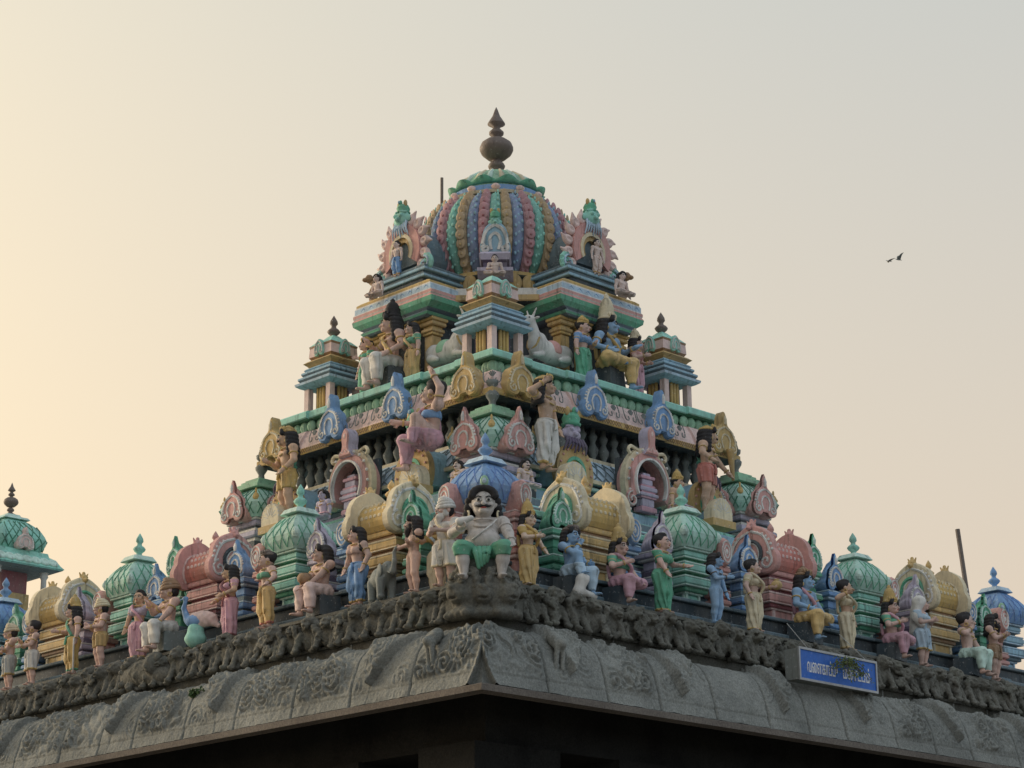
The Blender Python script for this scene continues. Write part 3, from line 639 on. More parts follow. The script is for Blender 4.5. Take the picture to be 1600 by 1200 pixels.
# ================================================================ TIER TWO: large corner shrines, horseshoe arches, dark gallery
pf, ms, _ = mould([(4.6, .5, 0), (4.3, .25, 1), (4.0, .12, 2), (3.75, .2, 0), (3.45, .12, 2), (3.3, .2, 1), (3.15, .1, 2)])
MB().square(pf, ms).build('tier_wall', ['slate', 'sblue', 'teal'], tower, (0, 0, tz(8.75)))
pf, ms, _ = mould([(2.95, .16, 2), (2.9, .10, 0), (2.98, .05, 1), (2.85, .10, 0)])
MB().square(pf, ms).build('tier_wall', ['slate', 'mint', 'lav'], tower, (0, 0, tz(10.2)))
# lattice-painted roof slopes between the arches
sl = MB().square([(3.02, 0), (2.98, .12), (2.86, .32), (2.66, .50), (2.58, .52)], 0)
sl.build('lattice_roof', ['lblue'], tower, (0, 0, tz(10.56)))
for side in 'RL':
    lt = MB()
    for i in range(-13, 14):
        for d in (-1, 1):
            pts = [(i * .2 + d * (s * .24), -(hh), z) for s, hh, z in ((0, 3.008, .06), (.4, 2.985, .14), (.7, 2.925, .25), (1, 2.83, .37), (1.3, 2.72, .46))]; lt.tube(pts, .011, 0, 4)
    for z, hh in ((.02, 3.03), (.52, 2.64)): lt.box((0, -hh, z), (2.7, .025, .03), 1)
    lt.build('roof_lattice', ['slate', 'cream'], tower, (0, 0, tz(10.56)), WALL_RZ[side])
# dark gallery with balusters
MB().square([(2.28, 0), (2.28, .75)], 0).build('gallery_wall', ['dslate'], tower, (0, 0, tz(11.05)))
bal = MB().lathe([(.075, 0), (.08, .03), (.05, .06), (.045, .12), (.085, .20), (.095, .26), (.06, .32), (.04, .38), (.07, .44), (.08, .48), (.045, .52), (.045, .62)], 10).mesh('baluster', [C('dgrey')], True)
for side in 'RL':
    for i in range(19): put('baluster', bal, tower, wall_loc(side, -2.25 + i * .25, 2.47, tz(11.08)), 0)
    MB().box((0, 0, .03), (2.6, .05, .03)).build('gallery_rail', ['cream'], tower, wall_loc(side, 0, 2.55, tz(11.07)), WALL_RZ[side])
# corner shrines of tier two
def make_corner_shrine():
    pf, ms, z = mould([(.46, .5, 2), (.40, .08, 1), (.46, .10, 0), (.42, .05, 1), (.36, .06, 2), (.38, .10, 0), (.40, .04, 1)])
    body = MB().square(pf, ms).build('corner_shrine', ['lav', 'white', 'dslate'], tower)
    dp = dome_profile(.50, .60); d = MB(); d.rings([sq_ring(r, q) for r, q in dp], 0); d.build('dome', ['seafoam'], body, (0, 0, z))
    lt = MB(); lattice_on_square_dome(lt, dp, 0, .012, 3); lt.build('lattice', ['dgreen'], body, (0, 0, z))
    d = MB(); d.square([(.34, 0), (.34, .05), (.29, .05), (.29, .10), (.24, .10), (.24, .15), (.19, .15), (.19, .19)]); d.build('stepped_cap', ['leaf'], body, (0, 0, z + .56))
    MB().lathe([(.09, 0), (.06, .05), (.05, .12), (.10, .2), (.11, .25), (.06, .30), (.05, .36), (.09, .40), (.10, .46)], 10).build('post', ['dgrey'], body, (0, 0, z + .74), smooth=True)
    for a in range(4):
        th = math.pi / 4 + a * math.pi / 2; rr = dp[4][0] * 1.24
        m = MB(); m.ball((0, 0, 0), (.06, .06, .10)); m.ball((.02 * math.cos(th), .02 * math.sin(th), .0), (.055, .055, .045)); m.ball((0, 0, .13), (.02, .02, .05))
        m.build('medallion', ['gold'], body, (rr * math.cos(th), rr * math.sin(th), z + dp[4][1]))
    for rz in (0, -math.pi / 2):
        k = MB(); add_hood(k, .60, .72, .30, 0, 1, tr=.017)
        k.build('horseshoe_gable', ['pink', 'pale'], body, (0, -.60, z - .06) if rz == 0 else (-.60, 0, z - .06), rz)
    return body
cs = make_corner_shrine()
for i, (u, v) in enumerate(((-2.86, -2.86), (2.86, -2.86), (-2.86, 2.86))):
    if i == 0: cs.location = (u, v, tz(9.72))
    else: copy_tree(cs, tower, (u, v, tz(9.72)), 0)
# centre arch of each side
def arch_plate(r_in, r_out, depth, n=22, a0=-.55):
    a = np.linspace(a0, math.pi - a0, n)
    o = np.concatenate([np.stack([r_out * np.cos(a), r_out * np.sin(a)], 1), np.stack([r_in * np.cos(a), r_in * np.sin(a)], 1)[::-1]]); return o
def add_ring_arch(mb, r_in, r_out, y0, y1, m, c=(0, 0), n=22, a0=-.55):
    a = np.linspace(a0, math.pi - a0, n); F = []
    for r, y in ((r_in, y1), (r_in, y0), (r_out, y0), (r_out, y1)): F.append(np.stack([c[0] + r * np.cos(a), np.full(n, y), c[1] + r * np.sin(a) * 1.12], 1))
    V = np.stack(F, 1).reshape(-1, 3); f = []
    for i in range(n - 1):
        for j in range(4): f.append((i * 4 + j, i * 4 + (j + 1) % 4, (i + 1) * 4 + (j + 1) % 4, (i + 1) * 4 + j))
    f += [(0, 3, 2, 1), tuple((n - 1) * 4 + j for j in range(4))]; mb.add(V, f, m); return mb
def make_arch():
    b = MB(); add_ring_arch(b, .37, .46, .0, .30, 0, (0, .45)); add_ring_arch(b, .45, .54, .05, .16, 1, (0, .45)); add_ring_arch(b, .345, .372, -.05, .02, 2, (0, .45))
    for i in range(13):
        a = -.3 + i * (math.pi + .6) / 12; b.ball((.50 * math.cos(a), -.0, .45 + .50 * 1.12 * math.sin(a)), .026, 2, 6, 4)
    for s in (-1, 1):
        b.tube(spiral(s * .47, .12, .13, 1.4, math.pi / 2, -s, 18, -.03), .03, 0, 6); b.tube(spiral(s * .47, .12, .13, 1.4, math.pi / 2, -s, 18, -.055), .012, 2, 4)
        b.tube(smooth_curve([(s * .22, .05, .98), (s * .38, .05, 1.02), (s * .44, .05, .95), (s * .40, .05, .90)], 4), .03, 1, 6)
    body = b.build('horseshoe_arch', ['pink', 'cream', 'pale'], tower)
    t = MB(); o = smooth_curve([(.15, 0), (.085, .08), (.06, .18), (.075, .30), (.06, .40), (0, .48)], 4); q = np.concatenate([o, (o * [-1, 1])[::-1][1:]]); t.extrude(q, -.04, .16, 0, 1, .1)
    t.ball((0, -.07, .34), (.03, .02, .05), 2, 6, 4); t.tube(np.stack([np.linspace(-.13, .13, 7), np.full(7, -.07), [.04, .09, .06, .12, .06, .09, .04]], 1), .014, 2, 4)
    t.build('crest', ['pink', 'lav', 'lpink'], body, (0, 0, .92))
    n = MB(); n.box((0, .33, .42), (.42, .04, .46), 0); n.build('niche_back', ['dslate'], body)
    m = MB(); pf, ms, z = mould([(.22, .10, 0), (.17, .16, 1), (.22, .04, 0), (.26, .06, 1), (.2, .04, 0), (.24, .08, 1), (.2, .04, 0), (.15, .12, 1), (.2, .06, 0), (.11, .06, 1)]); m.square([(r * .8, z * .85) for r, z in pf], ms, (0, .12, 0), .5)
    m.build('niche_shrine', ['rose', 'lav'], body)
    return body
ar = make_arch(); ar.location = wall_loc('R', .06, 3.42, tz(10.18)); copy_tree(ar, tower, wall_loc('L', -.1, 3.42, tz(10.18)), WALL_RZ['L'])
# intermediate gables: ochre arch on a grey-blue hood, demon mask above
def make_side_gable():
    b = MB(); hs = horseshoe(.36, 16, -.5)
    b.rings([np.stack([hs[:, 0], np.full(16, y), hs[:, 1] * 1.2 + .36], 1) for y in (.0, .25, .62)], 0)
    body = b.build('hooded_gable', ['sblue'], tower)
    f = MB(); add_ring_arch(f, .22, .40, -.06, .06, 0, (0, .36)); add_ring_arch(f, .17, .22, -.08, .02, 1, (0, .36)); add_ring_arch(f, .10, .17, -.05, .02, 2, (0, .36))
    for i in range(12):
        a = -.4 + i * (math.pi + .8) / 11; f.ball((.34 * math.cos(a), -.07, .36 + .34 * 1.12 * math.sin(a)), .022, 3, 5, 3)
    f.build('gable_front', ['ochre', 'green', 'gold', 'pink'], body)
    return body
sg = make_side_gable(); first = True
for side in 'RL':
    for t in (-1.62, 1.5):
        loc = wall_loc(side, t, 3.34, tz(10.16))
        if first: sg.location = loc; first = False
        else: copy_tree(sg, tower, loc, WALL_RZ[side])
def demon_mask():
    P = [ell((0, 0, .16), (.15, .10, .15), .03), ell((0, -.10, .13), (.05, .05, .04), .02), ell((-.07, -.09, .20), .035, .012), ell((.07, -.09, .20), .035, .012), cut(ell((0, -.12, .05), (.09, .05, .02), .01))]
    for s in (-1, 1): P += [rcone((s * .05, -.08, .27), (s * .15, -.04, .25), .022, .015, .012), ell((s * .16, 0, .15), (.04, .03, .06), .02)]
    m = sdf_mesh(P, .013)
    return m
dm = demon_mask().mesh('demon_mask', [C('lav')], True)
bm_ = MB()
for i in range(7):
    x = (i - 3) * .055; bm_.tube(smooth_curve([(x, -.06, .06), (x * 1.25, -.11, -.04), (x * 1.5, -.07, -.14 - .03 * math.cos(i * 2))], 4), .034, 0, 6, taper=np.linspace(1, .35, 9))
beard_me = bm_.mesh('mask_beard', [C('purple')], True)
cr = MB(); cr.lathe([(.14, 0), (.16, .03), (.13, .06), (.15, .12), (.11, .2)], 12)
for s in (-1, 0, 1): cr.ball((s * .10, -.08 if s == 0 else -.03, .22), (.05, .04, .085), 0 if s == 0 else 1, 8, 5)
cr.ball((0, -.13, .24), (.03, .02, .04), 2)
crown_me = cr.mesh('mask_crown', [C('green'), C('ochre'), C('sblue')], True)
for side in 'RL':
    for t in (-1.66, 1.5):
        if t > 0: pass
        b = put('demon_mask', dm, tower, wall_loc(side, t, 3.36, tz(10.98)), WALL_RZ[side]); put('mask_beard', beard_me, b); put('mask_crown', crown_me, b, (0, 0, .27))
# cream fan gables standing on blocks low between the big ones
def fan_gable(side, t, h, z):
    f = MB(); a = np.linspace(0, math.pi, 13); o = np.concatenate([[(.24, -.12)], np.stack([.24 * np.cos(a), .26 * np.sin(a)], 1), [(-.24, -.12)]]); f.extrude(o, -.04, .14, 0, 0, .08)
    for i in range(11):
        q = .1 + i * (math.pi - .2) / 10; f.ball((.215 * math.cos(q), -.06, .235 * math.sin(q)), .02, 1, 5, 3)
    for i in range(7):
        q = .25 + i * (math.pi - .5) / 6; f.tube([(.06 * math.cos(q), -.065, .06 * math.sin(q)), (.16 * math.cos(q), -.065, .18 * math.sin(q))], .013, 1, 4)
    f.box((0, .04, -.17), (.28, .13, .06), 2)
    f.build('fan_gable', ['cream', 'white', 'ochre'], tower, wall_loc(side, t, h, tz(z)), WALL_RZ[side])
for side in 'RL':
    fan_gable(side, -2.0, 3.72, 10.28); fan_gable(side, 1.35, 3.75, 10.3)
# ================================================================ PAINTED CORNICE between gallery and roof
BR = (-9, -1.95, -1.15, 1.15, 1.95, 9)
def bay_ring(h, z, e=.07):
    """square outline with projecting corner and centre bays"""
    q = []
    H = h + e
    side = [(-H, -H), (-1.85, -H), (-1.85, -h), (-1.05, -h), (-1.05, -H), (1.05, -H), (1.05, -h), (1.85, -h), (1.85, -H)]
    for k in range(4):
        ca, sa = math.cos(k * math.pi / 2), math.sin(k * math.pi / 2); q += [(x * ca - y * sa, x * sa + y * ca, z) for x, y in side]
    return np.array(q)
cn = MB()
P_ = [(2.20, 11.72), (2.70, 11.68), (2.86, 11.64), (2.87, 11.655), (2.87, 11.74), (2.845, 11.755), (2.83, 11.80), (2.76, 11.95), (2.66, 12.10), (2.56, 12.13), (2.50, 12.16), (2.52, 12.32), (2.66, 12.335), (2.68, 12.35), (2.68, 12.44), (2.645, 12.47), (1.5, 12.48)]
cn.rings([bay_ring(h, tz(z), .05) for h, z in P_], [3, 3, 0, 0, 0, 1, 1, 1, 1, 2, 2, 2, 4, 4, 4, 4], (False, True))
cornice = cn.build('painted_cornice', ['gold', 'lpink', 'dgreen', 'dslate', 'teal'], tower)
pt = sdf_mesh([ell((0, 0, 0), (.094, .06, .105), .02), cut(ell((0, -.068, -.05), (.016, .03, .07), .01)), cut(ell((0, -.06, .055), .012, .006))], .012).mesh('lotus_petal', [C('leaf')], True)
def wall_e(t): return .05 if (abs(t) > 1.85 or abs(t) < 1.05) else 0
for side in 'RL':
    n = 29; 
    for i in range(n):
        t = -2.62 + 5.24 * i / (n - 1)
        if i in (0, n - 1): continue
        put('lotus_petal', pt, cornice, wall_loc(side, t, 2.53 + wall_e(t), tz(12.225)), WALL_RZ[side])
for (u, v) in ((-1, -1), (1, -1), (-1, 1)): put('lotus_petal', pt, cornice, (u * 2.56, v * 2.56, tz(12.225)), math.atan2(v, u) + math.pi / 2, 1.0)
mo = MB()
for s in (-1, 1):
    mo.tube(smooth_curve([(s * .13, -.0, .26), (s * .14, -.045, .12), (s * .11, -.07, .03), (s * .05, -.07, .04), (s * .06, -.06, .10)], 4), .010, 0, 4)
for i in range(5): a = (i - 2) * .42; mo.tube([(math.sin(a) * .02, -.06, .13), (math.sin(a) * .07, -.05, .13 + .09 * math.cos(a))], .014, 0, 4, taper=[.5, 1])
motif = mo.mesh('painted_motif', [C('dgrey')])
wh = MB(); wh.box((0, 0, 0), (.15, .012, .15)); 
for side in 'RL':
    for t in (-2.08, -1.45, -.98, -.2, .2, .52, 1.45, 2.08):
        o = put('painted_motif', motif, cornice, wall_loc(side, t, 2.80 + wall_e(t), tz(11.79)), WALL_RZ[side]); o.rotation_euler[0] = -.0
for (u, v) in ((-1, -1), (1, -1), (-1, 1)): put('painted_motif', motif, cornice, (u * 2.84, v * 2.84, tz(11.79)), math.atan2(v, u) + math.pi / 2)
dg = MB()
for i in range(14):
    for d in (-1, 1): dg.tube([(i * .09 - .6, 0, -.038 * d), (i * .09 - .51, 0, .038 * d)], .008, 0, 4)
dgm = dg.mesh('diamond_border', [C('brown')])
for side in 'RL':
    for t in (-2.25, -1.42, -.5, .45, 1.42, 2.2): put('diamond_border', dgm, cornice, wall_loc(side, t, 2.872 + (.05 if abs(t) > 1.85 or abs(t) < 1.05 else 0), tz(11.70)), WALL_RZ[side], (.62 if abs(t) > 1.3 and abs(t) < 1.6 else .7, 1, 1))
def hang_kudu(col, rel, side_col, w=.62, h=.92):
    k = MB(); add_kudu(k, w, h, .16, 0, 1, 2, tr=.017); return k.mesh('hanging_gable', [C(col), C(rel), C(side_col)])
kb, kg = hang_kudu('blue', 'pale', 'blue', .58, .80), hang_kudu('gold', 'cream', 'ochre', .62, .76)
PAL_ = 0
for side in 'RL':
    for t in (-.72, .88): put('hanging_gable', kb, cornice, wall_loc(side, t, 2.99, tz(11.68)), WALL_RZ[side])
    for t in (-2.38, 2.42): put('hanging_gable', kg, cornice, wall_loc(side, t, 3.0, tz(11.66)), WALL_RZ[side])
# ================================================================ ROOF TERRACE: corner pavilions, plinth, neck, niches, dome
OC = .12                                             # the upper stage sits a little back from the lower axis
def make_pavilion(fin):
    b = MB(); b.square([(.20, 0), (.20, .52)], 0)
    body = b.build('corner_pavilion', ['purple'], tower)
    for sx in (-1, 1):
        for sy in (-1, 1): MB().square([(.055, 0), (.055, .55)], 0).build('pillar', ['lpink'], body, (sx * .29, sy * .29, 0))
    for a in range(4):
        for i in (-1, 0, 1):
            ca, sa = math.cos(a * math.pi / 2), math.sin(a * math.pi / 2); x, y = i * .075, -.255
            MB().lathe([(.03, 0), (.03, .54)], 8).build('fluted_shaft', ['gold'], body, (x * ca - y * sa, x * sa + y * ca, 0), smooth=True)
    e = MB(); pr = [(.34, 0), (.40, .02), (.46, .06), (.47, .10), (.43, .12), (.40, .13), (.43, .17), (.43, .20), (.40, .22), (.36, .23), (.39, .27), (.39, .30), (.34, .33), (.36, .35), (.33, .38)]
    e.square(pr, [0, 0, 1, 0, 2, 2, 0, 1, 0, 2, 0, 1, 0, 0]); e.build('eave', ['sblue', 'lblue', 'slate'], body, (0, 0, .54))
    d = MB(); d.square([(.28, 0), (.32, .05), (.37, .09), (.32, .13), (.27, .16), (.30, .20), (.29, .36), (.30, .40), (.22, .48), (.12, .54), (.06, .60)], [0, 0, 0, 0, 1, 2, 1, 3, 3, 3]); d.build('roof', ['ochre', 'brown', 'lpink', 'teal'], body, (0, 0, .92))
    for a in range(4):
        k = MB(); add_kudu(k, .24, .30, .05, 0, 1, 0, tip=False, tr=.012, beads=False); ca, sa = math.cos(a * math.pi / 2), math.sin(a * math.pi / 2)
        k.build('gable', ['teal', 'white'], body, (.325 * sa, -.325 * ca, 1.10), a * math.pi / 2)
    if fin: MB().lathe(finial_profile(.48, .10), 10).build('finial', ['bronze'], body, (0, 0, 1.42), smooth=True)
    return body
pv = make_pavilion(True); pv.location = (2.03, -2.0, tz(12.47)); copy_tree(pv, tower, (-2.03, 2.0, tz(12.47)), 0)
pn = make_pavilion(False); pn.location = (-2.03, -2.0, tz(12.47))
# pink seat plinth with dentils running round the neck
pf, ms, _ = mould([(1.98, .06, 1), (1.90, .16, 0), (2.02, .09, 0)])
MB().square(pf, ms).build('seat_plinth', ['rose', 'lpink'], tower, (OC, OC, tz(12.475)))
dn = MB().box((0, 0, 0), (.018, .015, .05)).mesh('dentil', [C('lpink')])
for side in 'RL':
    for i in range(26): put('dentil', dn, tower, wall_loc(side, -1.75 + i * .145 + OC, 2.02 - OC + .008, tz(12.745)), WALL_RZ[side])
MB().lathe([(1.25, 0), (1.25, 1.75)], 16, rot=.2).build('neck', ['dslate'], tower, (OC, OC, tz(12.7)))
# weathered ring slab with fringe below the dome
rs = MB(); a8 = math.pi / 8
rs.lathe([(1.2, 0), (1.86, .02), (1.88, .04), (1.88, .13), (1.80, .15), (1.78, .28), (1.5, .34), (1.3, .36)], 8, [2, 0, 0, 0, 1, 1, 1], rot=a8); rs.build('ring_slab', ['ochre', 'white', 'dslate'], tower, (OC, OC, tz(14.03)))
def make_niche():
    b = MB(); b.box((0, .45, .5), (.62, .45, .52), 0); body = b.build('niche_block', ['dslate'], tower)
    for sx in (-.66, -.30, .30, .66):
        p = MB(); pf, ms, z = mould([(.13, .08, 0), (.095, .62, 0), (.12, .05, 1), (.14, .07, 0), (.11, .04, 1), (.16, .08, 0), (.18, .06, 1)]); p.square(pf, ms); p.build('niche_pillar', ['ochre', 'gold'], body, (sx, -.02 if abs(sx) < .5 else .04, 0))
    e = MB(); pr = [(.74, 0), (.82, .03), (.86, .07), (.80, .10), (.88, .14), (1.0, .22), (1.02, .30), (.98, .34), (1.0, .36), (1.0, .41), (.97, .43), (.97, .52), (.94, .55), (.94, .59), (.86, .62)]
    e.square(pr, [1, 0, 1, 1, 0, 0, 2, 4, 2, 4, 3, 4, 5, 5], (0, .42, 0), .35, .38); e.build('niche_eave', ['green', 'slate', 'pink', 'lblue', 'white', 'gold'], body, (0, 0, .98))
    w = MB()
    for i in range(9): w.tube([(-.8 + i * .2, -.33, 0), (-.74 + i * .2, -.335, .05), (-.68 + i * .2, -.33, 0)], .012, 0, 4)
    w.build('wave_border', ['blue'], body, (0, .04, 1.435))
    p = MB(); pf, ms, z = mould([(.62, .08, 0), (.56, .10, 1), (.64, .05, 2), (.60, .06, 0), (.68, .05, 2), (.66, .05, 0)]); p.square(pf, ms, (0, .35, 0), .5, .18); p.build('pedestal', ['slate', 'dslate', 'sblue'], body, (0, 0, 1.58))
    # flame aureole
    f = MB(); hs = horseshoe(.40, 18, -.6); f.rings([np.stack([hs[:, 0], np.full(18, y), hs[:, 1] * 1.12 + .42], 1) for y in (.0, .5, 1.0)], 3)
    add_ring_arch(f, .30, .46, -.08, .10, 0, (0, .42)); add_ring_arch(f, .24, .30, -.10, .05, 1, (0, .42)); add_ring_arch(f, .17, .24, -.06, .05, 2, (0, .42))
    f.build('aureole', ['pink', 'cream', 'ochre', 'slate'], body, (0, -.02, 1.93))
    fl = sdf_mesh([ell((0, 0, .05), (.075, .05, .09), .02), rcone((.0, 0, .10), (.05, 0, .19), .045, .012, .02), cut(ell((0, -.05, .06), (.03, .025, .045), .01))], .012).mesh('flame', [C('lpink')], True)
    for i in range(13):
        a = -.55 + i * (math.pi + 1.1) / 12; o = put('flame', fl, body, (.47 * math.cos(a), -.03, 1.93 + .42 + .47 * 1.12 * math.sin(a))); o.rotation_euler = (0, math.pi / 2 - a, 0); o.scale = (1.25,) * 3
    m = put('demon_mask', MASKG, body, (0, -.08, 2.80)); m.scale = (1.05, 1.1, 1.05)
    q = put('mask_crown', crown_me, body, (0, -.06, 3.07)); q.scale = (.8,) * 3
    q = put('mask_beard', BEARDB, body, (0, -.06, 2.82)); q.scale = (.8, .8, 1.2)
    for s in (-1, 1):
        mk = MB(); mk.tube(spiral(s * .56, 2.02, .16, 1.2, math.pi / 2, -s, 16, -.04), .05, 0, 6); mk.tube(spiral(s * .56, 2.02, .13, 1.1, math.pi / 2, -s, 14, -.085), .02, 1, 5); mk.build('scroll', ['teal', 'lblue'], body)
        if s < 0: continue
        fin = MB(); fin.tube(smooth_curve([(s * .80, .1, 1.60), (s * .92, .05, 1.85), (s * .86, .05, 2.02), (s * .98, .03, 2.14)], 5), .09, 0, 7, taper=np.linspace(1, .5, 16)); fin.ball((s * .95, .0, 2.16), (.08, .08, .08), 0); fin.ball((s * 1.0, -.05, 2.14), (.05, .06, .04), 0); fin.build('corner_beast', ['brown'], body)
    return body
MASKG = demon_mask().mesh('demon_mask', [C('teal')], True)
BEARDB = bm_.mesh('mask_beard', [C('lblue')], True)
nc = make_niche(); nc.location = (OC + .30, -1.94 + OC, tz(12.76)); nl = copy_tree(nc, tower, (-1.94 + OC, OC + .24, tz(12.76)), WALL_RZ['L'])
for c_ in nl.children:
    if c_.name.startswith('corner_beast'): c_.scale = (-1, 1, 1)
# dome: ribbed, 32 ribs
DP = smooth_curve([(1.12, 0), (1.28, .18), (1.40, .45), (1.43, .75), (1.39, 1.02), (1.27, 1.27), (1.10, 1.45), (.98, 1.53)], 4)
dome = MB().lathe([(r - .05, z) for r, z in DP], 48).build('dome', ['slate'], tower, (OC, OC, tz(14.78)), smooth=True)
ND = 44; RIBC = [('rib_gold', 1), ('rib_blue', 0), ('rib_rose', 1), ('rib_teal', 0)]
L_ = np.concatenate([[0], np.cumsum(np.linalg.norm(np.diff(DP, axis=0), axis=1))])
def rib_mesh(kind, scale):
    m = MB(); n = 7; w = math.pi / ND * .97; rg = []
    for r, z in DP:
        a = np.linspace(-w, w, n); rr = r - .03 + .055 * np.cos(a / w * math.pi / 2) ** .6
        rg.append(np.stack([rr * np.cos(a), rr * np.sin(a), np.full(n, z)], 1))
    m.rings(rg, 0, (False, False), False)
    nd = 11
    for i in range(nd):
        s = (i + .5) / nd * L_[-1]; r = np.interp(s, L_, DP[:, 0]); z = np.interp(s, L_, DP[:, 1]); k = r * w * .95
        if scale:
            m.ball((r + .026, 0, z), (.016, k * 1.02, .10), 0, 10, 5); m.ball((r + .040, 0, z - .02), (.014, k * .30, .026), 1, 6, 4)
        else:
            for j in range(3):
                m.ball((r + .014, (-.6 + j * .6) * k, z + (j - 1) * .045), (.018, k * .30, .04), 1, 6, 3)
    return m.mesh('dome_rib', [C(kind), C({'rib_gold': 'ochre', 'rib_rose': 'maroon', 'rib_teal': 'teal', 'rib_blue': 'sblue'}[kind])], True)
ribs = [rib_mesh(k, s) for k, s in RIBC]
for i in range(ND + 2):
    a = -math.pi * .75 + (i - (ND + 2) / 2) * 2 * math.pi / ND * 1.0
    if i >= ND: continue
    put('dome_rib', ribs[i % 4], dome, (0, 0, 0), a)
pl = sdf_mesh([ell((0, 0, .15), (.13, .05, .17), .02), cut(ell((0, -.055, .13), (.075, .03, .12), .02)), ell((0, -.03, .12), (.03, .03, .09), .02)], .014).mesh('lotus_petal', [C('ochre')], True)
MB().lathe([(1.34, 0), (1.22, .06), (1.16, .3), (1.26, .34), (1.26, .40), (1.12, .44)], 40, [0, 0, 0, 1, 1]).build('lotus_base', ['dgrey', 'gold'], tower, (OC, OC, tz(14.38)), smooth=False)
for i in range(30):
    a = i * 2 * math.pi / 30; put('lotus_petal', pl, dome, (1.24 * math.cos(a), 1.24 * math.sin(a), -.36), a + math.pi / 2)
cap = MB(); cap.lathe([(.96, 0), (.98, .05), (.88, .09), (.84, .11), (.84, .20), (.74, .24), (.70, .25)], 32, [0, 0, 1, 2, 2, 2]); cap.lathe([(.78, .22), (.73, .36), (.60, .52), (.42, .65), (.27, .72)], 32, 3)
capo = cap.build('dome_cap', ['cream', 'white', 'blue', 'leaf'], tower, (OC, OC, tz(16.35)), smooth=False)
for i in range(12):
    a = i * 2 * math.pi / 12 + math.pi / 12; MB().ball((0, 0, 0), (.085, .085, .055), 0, 8, 5).build('knob', ['lpink'], capo, (.84 * math.cos(a), .84 * math.sin(a), .15), smooth=True)
cw = MB(); n = 144; rg = []
for dr, dz in ((.0, 0), (.05, .0), (.07, .10), (.02, .12)):
    a = np.arange(n) * 2 * math.pi / n; wv = (np.abs(np.cos(a * 6)) ** 1.3); rg.append(np.stack([(.76 + dr + .06 * wv * (dz > 0)) * np.cos(a), (.76 + dr + .06 * wv * (dz > 0)) * np.sin(a), .255 + dz * (.35 + .8 * wv)], 1))
rg.append(rg[0]); cw.rings(rg, 0, (False, False)); cw.build('leaf_crown', ['green'], capo, smooth=True)
for i in range(20):
    a = i * 2 * math.pi / 20; MB().tube([(.75 * math.cos(a), .75 * math.sin(a), .30), (.62 * math.cos(a), .62 * math.sin(a), .49), (.40 * math.cos(a), .40 * math.sin(a), .65)], .05, 0, 6, taper=[1.2, 1, .6]).build('lotus_strip', [('mint', 'cream')[i % 2]], capo, smooth=True)
FP = [(.30, 0), (.27, .05), (.17, .10), (.10, .14), (.08, .17), (.14, .22), (.155, .26), (.13, .31), (.07, .36), (.08, .38), (.16, .40), (.27, .50), (.305, .58), (.305, .61), (.27, .70), (.18, .77), (.07, .81), (.065, .83), (.13, .88), (.135, .92), (.07, .99), (.06, 1.02), (.16, 1.08), (.155, 1.10), (.07, 1.24), (.03, 1.36), (.004, 1.42)]
MB().lathe(FP, 20).build('crowning_finial', ['bronze'], tower, (OC, OC, tz(16.98)), smooth=True)

# white crest and small seat at the dome's corner, above the near pavilion
k = MB(); add_kudu(k, .52, .66, .14, 0, 1, 0, tip=False, tr=.034, beads=False); 
ck = k.build('white_crest', ['sblue', 'pale'], tower, (OC - 1.08, OC - 1.08, tz(14.92)), -math.pi / 4)
put('demon_mask', MASKG, ck, (0, .0, .54)).scale = (.6, .6, .6); put('mask_crown', crown_me, ck, (0, 0, .70)).scale = (.6,) * 3
MB().square([(.30, 0), (.30, .06), (.2, .08), (.2, .18), (.24, .22), (.27, .32), (.24, .36)], [0, 1, 1, 1, 0, 0]).build('crest_base', ['lav', 'purple'], tower, (OC - 1.08, OC - 1.08, tz(14.56)), -math.pi / 4)
# ================================================================ STATUES
PAL['giant_skin'] = (.60, .55, .51)
def ik(a, b, l1, l2, pole):
    a = np.array(a, float); b = np.array(b, float); d = b - a; L = np.linalg.norm(d); L2 = min(L, (l1 + l2) * .995)
    if L > L2: b = a + d / L * L2
    d = d / (L + 1e-9); c = (l1 * l1 + L2 * L2 - l2 * l2) / (2 * L2); h = math.sqrt(max(l1 * l1 - c * c, 1e-6))
    p = np.array(pole, float); p = p - d * (p @ d); p /= np.linalg.norm(p) + 1e-9
    return a + d * c + p * h, b
def rotm(ax, ang):
    return np.array(Matrix.Rotation(ang, 3, ax))
def add_hand(P, e, w, s, curl=.35, k=.010, R_=.0095):
    d = (w - e); d /= np.linalg.norm(d); sidev = np.cross(d, (0, 1, .01)); sidev /= np.linalg.norm(sidev) + 1e-9; nrm = np.cross(sidev, d)
    pc = w + d * .032; P.append(ell(pc, (.026, .024, .026), .016)); P.append(rcone(w, pc + d * .02, .019, .021, .012))
    for i in range(4):
        o = (i - 1.5) * .0145; ln = (.040, .048, .044, .034)[i]; b0 = pc + d * .020 + sidev * o
        m = b0 + d * ln * .55 - nrm * ln * .15 * curl; t = m + d * ln * .55 * math.cos(curl) - nrm * ln * .6 * math.sin(curl)
        P += [rcone(b0, m, R_, R_ * .92, .006), rcone(m, t, R_ * .92, R_ * .7, .004)]
    b0 = pc + sidev * s * .022 - d * .008; m = b0 + sidev * s * .022 + d * .012 - nrm * .008; P += [rcone(b0, m, R_ * 1.15, R_, .006), rcone(m, m + d * .022 - nrm * .006, R_, R_ * .8, .004)]
